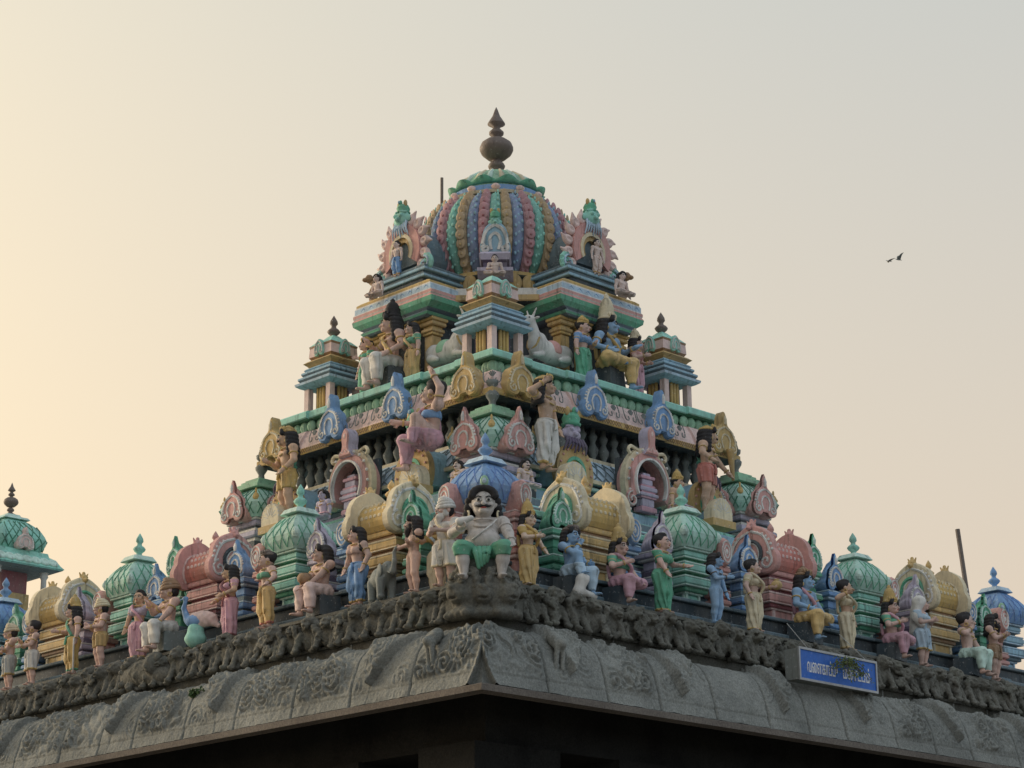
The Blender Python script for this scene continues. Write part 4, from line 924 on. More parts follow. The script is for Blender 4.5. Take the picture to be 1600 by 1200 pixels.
def figure(name, label, loc, rz, H=1.0, skin='skin', sex='m', pose='stand', rh=None, lh=None, sway=0.0, fat=0.0, head=(0, 0), hair='bun', hair_col='hair', beard=False, stache=False,
           lower=None, low_col='cream', top=None, sash=None, crown=None, jewel='gold', seat=None, down=1, knee_up=0, extra=None, group=None, vox=.0095, tilt=0, pattern=None, mirror=False, hs=1.26):
    dz = 0.0; ell0 = globals()['ell']; cut = globals()['cut']; ell = lambda c, r, k=.03, rot=None: ell0(c, np.asarray(r, float) * (hs if rot is not None else 1), k, rot); f = sex == 'f'
    hw = .066 if f else .058
    if pose == 'stand':
        hips = {s: np.array((s * hw + sway, 0, .485)) for s in (-1, 1)}; knees = {s: np.array((s * .06 + sway * .5 + (.015 * s), -.018 - (.03 if s * sway > 0 else 0), .265)) for s in (-1, 1)}
        ank = {s: np.array((s * .062, .012, .045)) for s in (-1, 1)}; pel = np.array((sway, 0, .51))
    else:
        sz = .27 if pose in ('seat', 'block') else .05; dz = sz - .47; pel = np.array((0, 0, sz + .03)); hips = {s: np.array((s * .062, 0, sz + .02)) for s in (-1, 1)}; knees = {}; ank = {}
        for s in (-1, 1):
            if pose == 'block' or (pose == 'seat' and s == down): knees[s] = np.array((s * (.10 + .07 * fat), -.21, sz + .03)); ank[s] = np.array((s * (.10 + .05 * fat), -.20, .045))
            elif pose == 'seat': knees[s] = np.array((s * .215, -.13, sz + .035)); ank[s] = np.array((s * .0, -.20, sz + .03))
            else: knees[s] = np.array((s * .22, -.13, .06)); ank[s] = np.array((-s * .05, -.20, .05))
            if knee_up == s: knees[s] = np.array((s * .10, -.17, sz + .20)); ank[s] = np.array((s * .10, -.21, sz - .02))
    tw = lambda z: sway * max(0, 1 - (z - .5) / .25) * .8 - tilt * (z - .5)
    T = lambda x, y, z: np.array((x + tw(z) if pose == 'stand' else x - tilt * (z - .5), y, z + dz))
    B = []; G = []; 
    wz = .066 if f else .078
    tors = [ell(pel, (.098 if f else .09, .070, .068), .03), ell(T(0, -.045 * fat, .60 - .01 * fat), (wz + .075 * fat, .058 + .095 * fat, .085 + .035 * fat), .035), ell(T(0, -.002, .705), (.098 + .03 * fat, .066 + .02 * fat, .088), .045)]
    if f: tors += [ell(T(s * .047, -.060, .712), .043, .018) for s in (-1, 1)]
    else: tors += [ell(T(s * .045, -.045, .735), (.046 + .012 * fat, .03 + .012 * fat, .035), .02) for s in (-1, 1)]
    B += tors
    sh = {s: T(s * (.118 if f else .132 + .025 * fat), .005, .785) for s in (-1, 1)}
    for s in (-1, 1): B += [ell(sh[s], .046 + .012 * fat, .03), rcone(T(0, .005, .80), sh[s], .045, .042, .03)]
    B += [rcone(T(0, .01, .79), T(0, .0, .865), .036 + .01 * fat, .033 + .01 * fat, .02)]
    hc = T(0, -.008 - .02 * (hs - 1), .855 + .057 * hs); yaw, pit_ = head
    M = rotm('Z', yaw) @ rotm('X', pit_)
    hp = lambda x, y, z: hc + M @ np.array((x, y, z)) * hs
    B += [ell(hp(0, .008, .012), (.060, .068, .068), .02, M), ell(hp(0, -.012, -.032), (.047, .048, .046), .03, M), rcone(hp(0, -.062, .004), hp(0, -.076, -.018), .009 * hs, .013 * hs, .010), ell(hp(0, -.055, -.052), (.022, .018, .014), .012, M), ell(hp(0, -.060, -.036), (.020, .012, .009), .008, M)]
    for s in (-1, 1): B += [ell(hp(s * .062, .008, -.005), (.010, .016, .024), .008, M), ell(hp(s * .030, -.05, -.016), (.02, .016, .016), .012, M), cut(ell(hp(s * .024, -.070, .006), (.014, .010, .008), .010, M))]
    hands = {-1: rh, 1: lh}; arms = {}
    for s in (-1, 1):
        t = hands[s]
        if t is None: t = (s * .205, -.03, .475)
        t = np.array(t, float) + np.array((0, 0, dz)); 
        e, w = ik(sh[s], t, .165, .150, (s * .8, .55, -.55)); arms[s] = (e, w)
        fr = 1 + .35 * fat
        B += [rcone(sh[s], e, .042 * fr, .033 * fr, .02), rcone(e, w, .033 * fr, .022 * fr, .015)]; add_hand(B, e, w, -s)
    legs = []
    for s in (-1, 1):
        fr = 1 + .3 * fat
        legs += [rcone(hips[s], knees[s], .066 * fr, .046 * fr, .03), rcone(knees[s], knees[s] * .55 + ank[s] * .45 + np.array((0, .010, 0)), .043 * fr, .043 * fr, .02), rcone(knees[s] * .5 + ank[s] * .5 + np.array((0, .008, 0)), ank[s], .040 * fr, .025 * fr, .02)]
        tv = np.array((s * .25, -1, 0)); 
        if pose in ('seat', 'cross') and s != down and knee_up != s: tv = np.array((-s * 1.0, -.3, 0))
        tv /= np.linalg.norm(tv); fo = ank[s] + np.array((0, 0, -.018))
        B += [rcone(fo - tv * .015, fo + tv * .075, .024, .017, .015)] + [rcone(fo + tv * .07 + np.cross(tv, (0, 0, 1)) * o, fo + tv * .10 + np.cross(tv, (0, 0, 1)) * o * 1.1, .010, .008, .004) for o in (-.018, -.006, .006, .018)]
    B += legs
    r = root(name, label, 'statue', loc, rz, None, group); r.scale = (H * 1.12, H * 1.12, H)
    bm = sdf_mesh(B, vox); bm.build('body', [skin], r, smooth=True)
    infl = lambda p, d: ('c', p[1], p[2], p[3] + d, p[4] + d, p[5]) if p[0] == 'c' else ('e', p[1], p[2] + d, p[3], 0, p[5])
    waist = .565 + dz
    if lower:
        Pq = [infl(tors[0], .014)]; hem = -1
        def lw(x, y, z): return .009 * np.sin(12 * np.arctan2(y + .05, x - sway * .6) + 9 * z) * (z < waist - .06)
        if lower == 'skirt' and pose == 'stand':
            for l in legs: Pq.append(infl(l, .018))
            mid = (ank[-1] + ank[1]) / 2; Pq += [rcone(pel + np.array((0, 0, -.02)), mid + np.array((0, -.005, .02)), .088, .082, .04)]; hem = .03
        elif lower == 'short': Pq += [infl(l, .017) for l in legs]; hem = .33 + (dz if pose != 'stand' else 0)
        elif lower == 'knee': Pq += [infl(l, .018) for l in legs] + [rcone(pel, (pel + (knees[-1] + knees[1]) / 2) * .5, .09, .085, .04)]; hem = .24
        elif lower == 'loin': Pq += [infl(l, .012) for l in legs]; hem = .42 + dz
        else:
            Pq += [infl(l, .016) for l in legs]; hem = .07
            if pose != 'stand': Pq += [ell((pel + (knees[-1] + knees[1]) / 2) / 2 + np.array((0, 0, -.01)), (.10, .09, .04), .04)]
        sg = sdf_mesh(Pq, vox, clip=lambda x, y, z: np.maximum(z - waist + .01 * np.cos(8 * x), hem - z) + 0 * x + 0 * y, warp=lw)
        if sg.n: sg.build('lower_garment', [low_col if pattern is None else pattern], r, smooth=True)
        if lower in ('skirt', 'knee', 'pants') and pose == 'stand':
            hb = sdf_mesh([infl(p, .004) for p in Pq], vox, clip=lambda x, y, z: np.maximum(z - hem - .026, hem - .002 - z) + 0 * x + 0 * y, warp=lw)
            if hb.n: hb.build('hem_border', [sash if sash and sash != low_col else ('gold' if low_col not in ('gold', 'yellow', 'ochre') else 'red')], r, smooth=True)
        bl = MB(); a = np.linspace(0, 2 * math.pi, 25)[:-1]; bl.tube(np.stack([pel[0] + .102 * np.cos(a), .078 * np.sin(a), np.full(24, waist - .012)], 1), .012, 0, 5, closed=True); bl.tube(smooth_curve([(pel[0], -.085, waist - .01), (pel[0] + .01, -.10, waist - .07), (pel[0] - .005, -.10, waist - .13)], 4), .016, 0, 5); bl.build('belt', [sash or low_col], r, smooth=True)
    if top:
        Pq = [infl(t, .010) for t in tors[1:]] + [infl(ell(sh[s], .046, .03), .010) for s in (-1, 1)] + [rcone(sh[s], sh[s] * .5 + arms[s][0] * .5, .052, .046, .02) for s in (-1, 1)]
        lo_, hi_ = {'blouse': (.655, .80), 'band': (.675, .755), 'shirt': (.52, .82)}[top[0]]
        if top[0] == 'band': Pq = Pq[:len(tors) - 1]
        sg = sdf_mesh(Pq, vox, clip=lambda x, y, z: np.maximum(z - hi_ - dz, lo_ + dz - z) + 0 * x + 0 * y); 
        if sg.n: sg.build('upper_garment', [top[1]], r, smooth=True)
    if sash:
        pts = smooth_curve([T(.09, -.05, .56), T(.05, -.088 - (.04 if f else .0) - .07 * fat, .66), T(-.04, -.075 - (.035 if f else 0) - .03 * fat, .745), T(-.10, -.02, .825), T(-.10, .07, .74), T(-.06, .085, .55)], 5)
        MB().tube(pts, .020, 0, 6).build('sash', [sash], r, smooth=True)
    # hair, beard, headgear
    Hh = [ell(hp(0, .022, .026), (.070, .068, .066), .01, M)]
    if hair == 'bun': Hh += [ell(hp(0, .06, .05), (.045, .04, .045), .02, M), ell(hp(0, .01, .08), (.045, .05, .03), .02, M)]
    if hair in ('curly', 'long'):
        q = random.Random(hash(label) % 999 if False else len(label))
        for i in range(16):
            a = math.pi * (i / 15) ; x, y = .066 * math.cos(a), .01 + .062 * math.sin(a)
            for j in range(5 if hair == 'curly' else 6): Hh.append(ell(hp(x * (1 + .08 * j), y + .004 * j, .02 - .036 * j), .022 * hs, .012))
        for i in range(9): a = math.pi * i / 8; Hh.append(ell(hp(.055 * math.cos(a), -.035, .035 + .045 * math.sin(a)), .020 * hs, .010))
    cutf = cut(ell(hp(0, -.075, -.022), (.050, .055, .062), .006, M))
    if hair not in (None, 'bald', 'turban', 'veil'): sdf_mesh(Hh + [cutf], vox * .95).build('hair', [hair_col], r, smooth=True)
    if hair == 'turban':
        t = MB()
        for i in range(4): a = np.linspace(0, 2 * math.pi, 21)[:-1]; t.tube(np.array([hp((.066 - .008 * i) * math.cos(q), .012 + (.070 - .008 * i) * math.sin(q), .030 + .022 * i + .012 * math.sin(q * 1 + i)) for q in a]), .021 * hs, 0, 6, closed=True)
        t.ball(hp(0, .01, .10), (.05 * hs, .05 * hs, .03 * hs), 0); t.build('turban', [hair_col], r, smooth=True)
        sdf_mesh([ell(hp(0, .03, .0), (.062, .055, .06), .01, M), cutf], vox).build('hair', ['hair'], r, smooth=True)
    if hair == 'veil':
        V = [ell(hp(0, .02, .02), (.078, .078, .085), .02, M)] + [rcone(hp(s * .05, .03, -.02), T(s * .12, .03, .70), .045, .06, .04) for s in (-1, 1)] + [rcone(T(0, .06, .84), T(0, .07, .52), .08, .10, .05), rcone(T(-.12, .02, .74), T(-.10, -.04, .60), .06, .05, .04), rcone(T(.12, .02, .74), T(.10, -.04, .60), .06, .05, .04)]
        sdf_mesh(V + [cut(ell(hp(0, -.085, -.015), (.050, .065, .065), .006, M))], vox).build('veil', [hair_col], r, smooth=True)
    if beard: sdf_mesh([ell(hp(0, -.038, -.062), (.044, .034, .042), .02, M), rcone(hp(0, -.05, -.08), hp(0, -.055, -.135), .034 * hs, .014 * hs, .02), ell(hp(0, -.066, -.030), (.030, .012, .009), .01, M), ell(hp(-.045, -.01, -.03), (.016, .03, .04), .015, M), ell(hp(.045, -.01, -.03), (.016, .03, .04), .015, M), cut(ell(hp(0, -.078, -.041), (.016, .02, .006), .004, M))], vox * .9).build('beard', [hair_col if hair_col in ('hair', 'white', 'grey') else 'hair'], r, smooth=True)
    if stache:
        m = MB(); m.tube(smooth_curve([hp(-.042, -.052, -.020), hp(-.022, -.068, -.031), hp(0, -.076, -.026), hp(.022, -.068, -.031), hp(.042, -.052, -.020)], 4), .0085 * hs, 0, 6, taper=np.interp(np.linspace(0, 1, 17), [0, .3, .5, .7, 1], [.35, 1, .8, 1, .35])); m.build('moustache', ['hair'], r, smooth=True)
    if crown:
        ch = crown[1]; cm = MB(); cm.lathe([(.066, 0), (.072, .012), (.066, .026), (.060, .03), (.064, .05 * ch), (.056, .075 * ch), (.060, .085 * ch), (.048, .11 * ch), (.050, .118 * ch), (.034, .15 * ch), (.018, .165 * ch), (.020, .18 * ch), (.002, .20 * ch)], 14)
        for i in range(7): a = math.pi * (1.15 + .7 * i / 6); cm.ball((.066 * math.cos(a), .066 * math.sin(a), .035), (.012, .012, .022), 0, 6, 4)
        o = cm.build('crown', [crown[0]], r, tuple(hp(0, .012, .045)), smooth=True); o.scale = (hs,) * 3; o.rotation_euler = (pit_ , 0, yaw)
    e = MB()
    for s in (-1, 1):
        e.ball(hp(s * .024, -.0625, .005), (.0145 * hs, .006 * hs, .0085 * hs), 0, 8, 4); e.ball(hp(s * .024, -.0675, .005), (.0072 * hs, .004 * hs, .0075 * hs), 1, 6, 4); e.tube([hp(s * .010, -.066, .020), hp(s * .026, -.066, .026), hp(s * .042, -.056, .018)], .0042 * hs, 1, 4)
    e.build('eyes', ['white', 'black'], r, smooth=True)
    MB().ball(hp(0, -.0695, -.0375), (.016 * hs, .006 * hs, .0055 * hs), 0, 8, 4).build('lips', ['lip'], r, smooth=True)
    if jewel:
        a = np.linspace(0, 2 * math.pi, 19)[:-1]
        for rr, zc, dr in ((.062, .812, .02), (.078, .775, .06)):
            MB().tube(np.array([T(rr * math.cos(q) * (1 + .3 * fat), (rr * .85 + (.02 if math.sin(q) < 0 else 0) + .03 * fat) * math.sin(q), zc + (dr * .9) * math.sin(q) * (math.sin(q) < 0)) for q in a]), .0095, 0, 5, closed=True).build('necklace', [jewel], r, smooth=True)
        for s in (-1, 1):
            e_, w_ = arms[s]
            for (p, q, k, rad, nm) in ((sh[s], e_, .5, .040, 'armlet'), (e_, w_, .88, .026, 'bangle')):
                c = p + (q - p) * k; d = (q - p) / np.linalg.norm(q - p); u = np.cross(d, (.3, .2, .9)); u /= np.linalg.norm(u); v = np.cross(d, u); rad = rad * (1 + .35 * fat)
                MB().tube(np.array([c + rad * (math.cos(t) * u + math.sin(t) * v) for t in a]), .0095, 0, 5, closed=True).build(nm, [jewel], r, smooth=True)
            if fat < .5: MB().tube(np.array([hp(s * .066, .008, -.04) + hs * .017 * np.array((0, math.cos(t), math.sin(t))) for t in a]), .007, 0, 4, closed=True).build('earring', [jewel], r, smooth=True)
    if seat:
        b = MB(); b.box((0, .02, (.27 - .035) / 2), (.14, .13, (.27 - .035) / 2), 0, .9) if seat[0] == 'block' else b.lathe([(.17, 0), (.18, .03), (.13, .07), (.13, .16), (.19, .20), (.19, .235)], 14)
        b.build('seat', [seat[1]], r)
    if extra: extra(r, arms, T, hp)
    return r
def prop_tube(name, pts, rad, col, taper=None):
    def f(r, arms, T, hp): MB().tube(smooth_curve(pts, 4), rad, 0, 7, taper=taper).build(name, [col], r, smooth=True)
    return f
def wpos(side, t, h, z): return to_world(*wall_loc(side, t, h, z))
def wrz(side, turn=0): return ATH + WALL_RZ[side] + turn
ZS = 7.61
S = lambda name, label, side, t, turn=0, h=6.52, z=ZS, **k: figure(name, label, wpos(side, t, h, z), wrz(side, turn), group=None, **k)
# ---- right-hand row, from the corner outward
S('statue', 'statue in gold robes and gold crown just right of the pot-bellied giant', 'R', -5.72, .2, 6.5, H=.95, skin='skin2', sex='f', pose='stand', lower='skirt', low_col='yellow', top=('blouse', 'gold'), crown=('gold', 1.0), hair='long', rh=(-.06, -.17, .66), lh=(.13, -.16, .50), sash='gold')
def conch(r, arms, T, hp): sdf_mesh([rcone((-.16, -.20, .0), (-.10, -.22, .16), .05, .07, .03), rcone((-.10, -.22, .16), (-.02, -.22, .20), .06, .03, .03), rcone((-.16, -.2, .02), (.12, -.2, .0), .05, .04, .03)], .012).build('white_rock', ['white'], r, smooth=True)
S('statue', 'blue flute-player statue sitting with one knee up on a white rock', 'R', -4.86, .15, 6.42, H=1.12, skin='bskin', pose='block', seat=('block', 'dslate'), knee_up=-1, hair='curly', lower='pants', low_col='lblue', rh=(-.03, -.13, .80), lh=(.12, -.16, .60), crown=('bronze', .35), extra=conch)
S('statue', 'seated lady statue in pink sari and green blouse with gold crown', 'R', -3.93, .1, 6.42, H=1.12, skin='skin', sex='f', pose='seat', down=-1, seat=('block', 'dslate'), lower='pants', low_col='rose', top=('blouse', 'green'), crown=('gold', 1.0), hair='long', rh=(-.10, -.16, .70), lh=(.17, -.14, .53), sash='rose')
S('statue', 'standing lady statue in a green dress holding her palm out to the side', 'R', -3.18, .25, H=1.06, skin='skin', sex='f', lower='skirt', low_col='green', top=('blouse', 'green'), hair='bun', lh=(.27, -.16, .66), rh=(-.14, -.13, .50), sway=-.03)
S('statue', 'naked blue child statue standing with curly dark hair', 'R', -2.08, .3, H=.98, skin='bskin', hair='curly', rh=(-.02, -.17, .66), lh=(.20, -.06, .47), jewel='bronze', head=(.3, 0))
def pot(r, arms, T, hp): MB().lathe([(.03, -.07), (.065, -.04), (.075, 0), (.06, .04), (.03, .06), (.045, .08)], 12, c=tuple(arms[1][1] + np.array((.03, -.06, .03)))).build('pot', ['ochre'], r, smooth=True)
S('statue', 'lady statue in a cream sari with dark border, carrying a pot on her forearm', 'R', -1.27, .25, H=1.0, skin='skin', sex='f', lower='skirt', low_col='cream', top=('blouse', 'cream'), hair='bun', sash='cream', lh=(.16, -.18, .66), rh=(-.19, -.05, .50), extra=pot, head=(.4, 0))
S('statue', 'seated blue deity statue in yellow trousers with garland above the blue signboard', 'R', -.02, .1, 6.45, H=1.28, skin='bskin', pose='seat', down=-1, seat=('block', 'dslate'), lower='pants', low_col='yellow', hair='curly', crown=('brown', .5), lh=(.22, -.12, .50), rh=(-.12, -.14, .58), sash='rose', head=(.3, 0))
S('statue', 'lady statue in cream sari reaching one hand up toward the seated blue deity', 'R', .86, .3, H=1.02, skin='tan', sex='f', lower='skirt', low_col='cream', top=('blouse', 'cream'), hair='bun', sash='cream', rh=(-.24, -.12, .80), head=(.4, 0))
S('statue', 'seated lady statue with gold crown, green sleeves and pink skirt right of the signboard', 'R', 2.05, .15, 6.46, H=1.15, skin='skin', sex='f', pose='seat', down=-1, seat=('block', 'dslate'), lower='pants', low_col='rose', top=('blouse', 'green'), crown=('gold', 1.0), hair='long', rh=(-.08, -.16, .70), lh=(.17, -.12, .52), sash='rose')
S('statue', 'standing lady statue wrapped in a pale blue-white veil', 'R', 2.75, .25, H=1.05, skin='skin', sex='f', lower='knee', low_col='lblue', top=('shirt', 'lblue'), hair='veil', hair_col='white', rh=(-.03, -.15, .66), lh=(.04, -.15, .67), jewel=None, head=(.5, 0))
S('statue', 'bare-chested man statue in pale green waistcloth lifting one hand to his shoulder', 'R', 4.0, .25, 6.48, H=1.2, skin='skin', pose='block', seat=('block', 'dslate'), lower='pants', low_col='mint', hair='bun', rh=(-.13, -.10, .80), lh=(.18, -.14, .52), head=(.4, 0))
S('statue', 'bearded ascetic statue in spotted loincloth praying at the far right', 'R', 4.68, .3, H=1.05, skin='skin', beard=True, hair='long', lower='short', low_col='brown', rh=(-.012, -.16, .69), lh=(.014, -.16, .69), head=(.5, 0), pattern=None)
# ---- the pot-bellied giant on the corner
def giant_extra(r, arms, T, hp):
    e, w = arms[-1]; d = (w - e) / np.linalg.norm(w - e)
    sdf_mesh([rcone(w + d * .05 + np.array((-.03, -.01, .03)), w + d * .05 + np.array((.06, -.02, .06)), .035, .025, .02), ell(w + d * .05 + np.array((-.035, 0, .035)), .035, .02)], .011).build('conch', ['white'], r, smooth=True)
    MB().tube(smooth_curve([T(.11, -.06, .80), T(.07, -.105, .74), T(.0, -.20, .65), T(-.09, -.185, .575)], 5), .008, 0, 5).build('sacred_thread', ['white'], r, smooth=True)
    for i in range(4): MB().tube(smooth_curve([(-.07 + .04 * i, -.17, .30), (-.05 + .03 * i, -.23, .22), (-.03 + .02 * i, -.20, .10 + .02 * i)], 4), .030, 0, 7, taper=np.linspace(1, .5, 9)).build('cloth_fold', ['green'], r, smooth=True)
    for s in (-1, 1): MB().tube(np.array([hp(s * .072, .0, -.055) + .030 * np.array((.25 * s * math.cos(t), .5 * math.cos(t), math.sin(t))) for t in np.linspace(0, 2 * math.pi, 17)[:-1]]), .009, 0, 6, closed=True).build('ear_hoop', ['cream'], r, smooth=True)
gx, gy, _ = to_world(-6.62, -6.62, 0)
figure('giant_statue', 'big pot-bellied moustached giant statue squatting on the stone corner with a conch', (gx, gy, 7.48), ATH - math.pi / 4, H=1.36, skin='giant_skin', pose='block', fat=1.0, hair='curly', stache=True, lower='loin', low_col='green', rh=(-.175, -.20, .69), lh=(.235, -.20, .545), jewel='giant_skin', extra=giant_extra, vox=.0075, seat=('block', 'dgrey'), head=(.06, -.02), hs=1.72)
# ---- left-hand row, from the corner outward
S('statue', 'old man statue in white tunic and turban with dark beard beside the giant', 'L', -5.78, .25, 6.5, H=1.08, skin='skin', hair='turban', hair_col='white', beard=True, lower='knee', low_col='white', top=('shirt', 'white'), rh=(-.06, -.2, .62), lh=(.05, -.2, .64), sash='cream', jewel=None, head=(-.5, 0))
S('statue', 'lady statue in cream and blue sari reaching forward behind the naked ascetic', 'L', -5.48, .1, 6.34, H=.98, skin='tan', sex='f', lower='skirt', low_col='cream', top=('blouse', 'gold'), hair='bun', sash='lblue', rh=(-.12, -.26, .68))
S('statue', 'naked bearded ascetic statue with long hair and folded arms next to the elephant', 'L', -5.2, -.35, H=1.0, skin='skin', hair='long', beard=True, rh=(.08, -.11, .66), lh=(-.09, -.12, .63), jewel=None, head=(-.5, 0))
S('statue', 'long-haired lady statue in blue trousers, hands at her hips, left of the elephant', 'L', -4.06, -.1, H=1.06, skin='skin', sex='f', hair='long', lower='pants', low_col='blue', top=('band', 'skin'), rh=(-.15, -.06, .50), lh=(.18, -.03, .50), sway=.03, head=(-.4, 0))
def drum(r, arms, T, hp): MB().lathe([(.05, -.05), (.075, -.02), (.08, .02), (.06, .06)], 12, c=(-.03, -.19, .42)).build('pot', ['brown'], r, smooth=True)
S('statue', 'bare-chested man statue in pale pink trousers holding a pot on his lap', 'L', -3.26, -.15, 6.45, H=1.2, skin='skin', pose='block', seat=('block', 'dslate'), lower='pants', low_col='lpink', hair='curly', rh=(-.08, -.20, .54), lh=(.03, -.21, .52), extra=drum, head=(-.4, 0))
S('statue', 'dancing lady statue in green bandeau and yellow skirt', 'L', -2.12, -.2, H=1.05, skin='skin', sex='f', hair='bun', lower='pants', low_col='yellow', top=('band', 'green'), lh=(.26, -.12, .56), rh=(-.22, .04, .60), crown=('bronze', .4), head=(-.4, 0))
S('statue', 'lady statue in maroon shawl and mauve skirt beside the peacock', 'L', -1.28, -.3, H=1.02, skin='tan', sex='f', hair='long', lower='skirt', low_col='rose', top=('blouse', 'rose'), sash='maroon', rh=(-.20, -.12, .55), lh=(.13, -.14, .58), head=(-.5, 0))
S('statue', 'crowned man statue in white waistcloth seated on a grey block, hand raised', 'L', .22, -.2, 6.5, H=1.26, skin='skin', pose='block', seat=('block', 'dgrey'), lower='pants', low_col='white', hair='turban', hair_col='brown', rh=(-.17, -.16, .78), lh=(.12, -.18, .50), head=(-.4, 0))
S('statue', 'lady statue in mauve sari raising a hand to the seated crowned man', 'L', .95, .3, H=1.0, skin='tan', sex='f', hair='bun', lower='skirt', low_col='rose', top=('blouse', 'lav'), sash='rose', lh=(.22, -.12, .84), head=(.2, 0))
S('statue', 'stout man statue in short ochre waistcloth with white turban', 'L', 1.96, -.3, H=1.0, skin='skin', hair='turban', hair_col='cream', lower='short', low_col='ochre', fat=.25, rh=(-.06, -.16, .66), lh=(.06, -.16, .62), head=(-.5, 0))
S('statue', 'man statue in gold trousers with green waist sash and a staff', 'L', 2.72, -.25, H=1.08, skin='skin', hair='long', crown=('gold', .8), lower='pants', low_col='gold', sash='green', rh=(-.20, -.14, .66), head=(-.5, 0), extra=prop_tube('staff', [(.22, -.05, .0), (.22, -.06, .5)], .012, 'white'))
S('statue', 'man statue in white knee cloth drinking, second from the left edge', 'L', 3.86, -.3, H=.98, skin='skin', hair='bun', lower='knee', low_col='white', rh=(-.08, -.17, .72), lh=(.02, -.17, .62), head=(-.5, 0))
S('statue', 'man statue in grey knee cloth with folded arms at the left edge', 'L', 4.52, -.3, H=1.0, skin='skin', hair='turban', hair_col='cream', lower='knee', low_col='grey', rh=(.07, -.12, .64), lh=(-.08, -.13, .61), head=(-.5, 0))
# ---- big bracket figures on tier two
S('statue', 'dancing lady statue with blue breast cups and one arm raised under the painted cornice', 'L', -2.3, -.45, 3.6, 10.40, H=1.62, pose='block', knee_up=1, skin='skin', sex='f', hair='bun', lower='pants', low_col='rose', top=('band', 'blue'), lh=(.15, -.03, 1.08), rh=(-.24, -.20, .72), head=(-.6, 0), sash='rose', tilt=-.15)
S('statue', 'man statue in white waistcloth with necklaces leaning under the right of the cornice corner', 'R', -2.34, .3, 3.5, 10.38, H=1.42, skin='tan', sex='m', hair='long', crown=('gold', .3), lower='pants', low_col='white', rh=(-.25, -.10, .90), lh=(.18, -.04, .50), head=(.5, 0), tilt=.1)
S('statue', 'moustached guardian statue with gold loincloth at the left end of the painted cornice', 'L', 1.18, -.3, 3.62, 10.30, H=1.45, skin='tan', hair='long', stache=True, crown=('gold', .4), lower='short', low_col='gold', rh=(-.12, -.16, .66), lh=(.16, -.10, .52), head=(-.5, 0))
S('statue', 'moustached guardian statue gripping a club at the right end of the painted cornice', 'R', 1.25, .45, 3.58, 10.34, H=1.42, skin='tan', hair='long', stache=True, crown=('gold', .3), lower='short', low_col='red', rh=(-.22, -.12, .56), lh=(.26, -.16, .52), head=(.6, 0), extra=prop_tube('club', [(.24, -.20, .80), (.27, -.2, .62), (.31, -.2, .44)], .03, 'ochre', np.linspace(1.5, .5, 9)), tilt=-.18)
# ---- roof deities and their attendants
UP = 12.49
S('deity_statue', 'big pink-skinned crowned deity statue seated in white trousers on the roof terrace', 'L', .14, -.25, 2.30, UP, H=1.62, skin='skin', pose='block', seat=('block', 'dslate'), lower='pants', low_col='white', hair='long', crown=('hair', .9), rh=(-.20, -.14, .76), lh=(.16, -.12, .56), head=(-.5, 0), sash='gold')
S('statue', 'lady statue in green sari standing left of the white-trousered deity', 'L', .74, -.2, 2.34, UP, H=1.02, skin='skin', sex='f', hair='long', lower='skirt', low_col='green', top=('blouse', 'green'), crown=('gold', .4), lh=(.05, -.16, .66), head=(-.4, 0))
S('statue', 'lady statue in yellow sari standing right of the white-trousered deity', 'L', -.42, -.2, 2.34, UP, H=1.02, skin='skin', sex='f', hair='long', lower='skirt', low_col='yellow', top=('blouse', 'green'), sash='yellow', rh=(-.16, -.10, .72), head=(-.4, 0))
S('deity_statue', 'big blue-skinned deity statue with tall gold crown seated in yellow on the roof terrace', 'R', .34, .2, 2.30, UP, H=1.58, skin='bskin', pose='seat', down=1, seat=('block', 'dslate'), lower='pants', low_col='yellow', hair='long', crown=('cream', 1.25), lh=(.24, -.14, .72), rh=(-.17, -.12, .60), head=(.45, 0), sash='gold')
S('statue', 'lady statue in green sari with blue blouse standing left of the blue deity', 'R', -.30, .2, 2.34, UP, H=1.04, skin='skin', sex='f', hair='bun', lower='skirt', low_col='green', top=('blouse', 'blue'), crown=('gold', .6), lh=(.10, -.14, .66), head=(.3, 0))
S('statue', 'lady statue in pink sari with crown standing right of the blue deity', 'R', .98, .3, 2.34, UP, H=1.06, skin='skin', sex='f', hair='long', lower='skirt', low_col='rose', top=('blouse', 'pink'), crown=('cream', .8), lh=(.16, -.12, .62), rh=(-.05, -.16, .68), head=(.5, 0))
# ---- small white figures around the dome and in the tiers
U2 = lambda label, u, v, z, rz, **k: figure('figurine', label, to_world(u, v, z), ATH + rz, vox=.013, **k)
U2('small pale figurine sitting cross-legged on the corner pavilion below the dome', -1.26, -1.26, 14.40, -math.pi / 4, H=.62, skin='pskin', pose='cross', hair='bun', rh=(-.1, -.16, .6), lower='pants', low_col='pskin', jewel=None)
U2('pale crouching figurine on the niche eave left of the dome', -2.22, .62, 14.30, -math.pi / 2, H=.66, skin='pskin', pose='cross', hair='long', lower='pants', low_col='pskin', jewel=None)
U2('pale crouching figurine on the niche eave right of the dome', .80, -2.22, 14.30, 0, H=.72, skin='pskin', pose='cross', hair='long', hair_col='hair', lower='pants', low_col='pskin', jewel=None)
U2('tiny figurine in blue cloth inside the flaming arch left of the dome', -2.0, .38, 14.66, -math.pi / 2, H=.62, skin='pskin', lower='pants', low_col='blue', hair='bun', jewel=None)
U2('tiny pale figurine inside the flaming arch right of the dome', .44, -2.0, 14.66, 0, H=.62, skin='pskin', lower='pants', low_col='pskin', hair='bun', jewel=None)
U2('bare-chested crowned figurine kneeling beside the right-hand pink horseshoe arch', .22, -3.85, 10.1, .2, H=.95, skin='tan', crown=('gold', .8), lower='pants', low_col='lav', pose='cross', hair='bun')
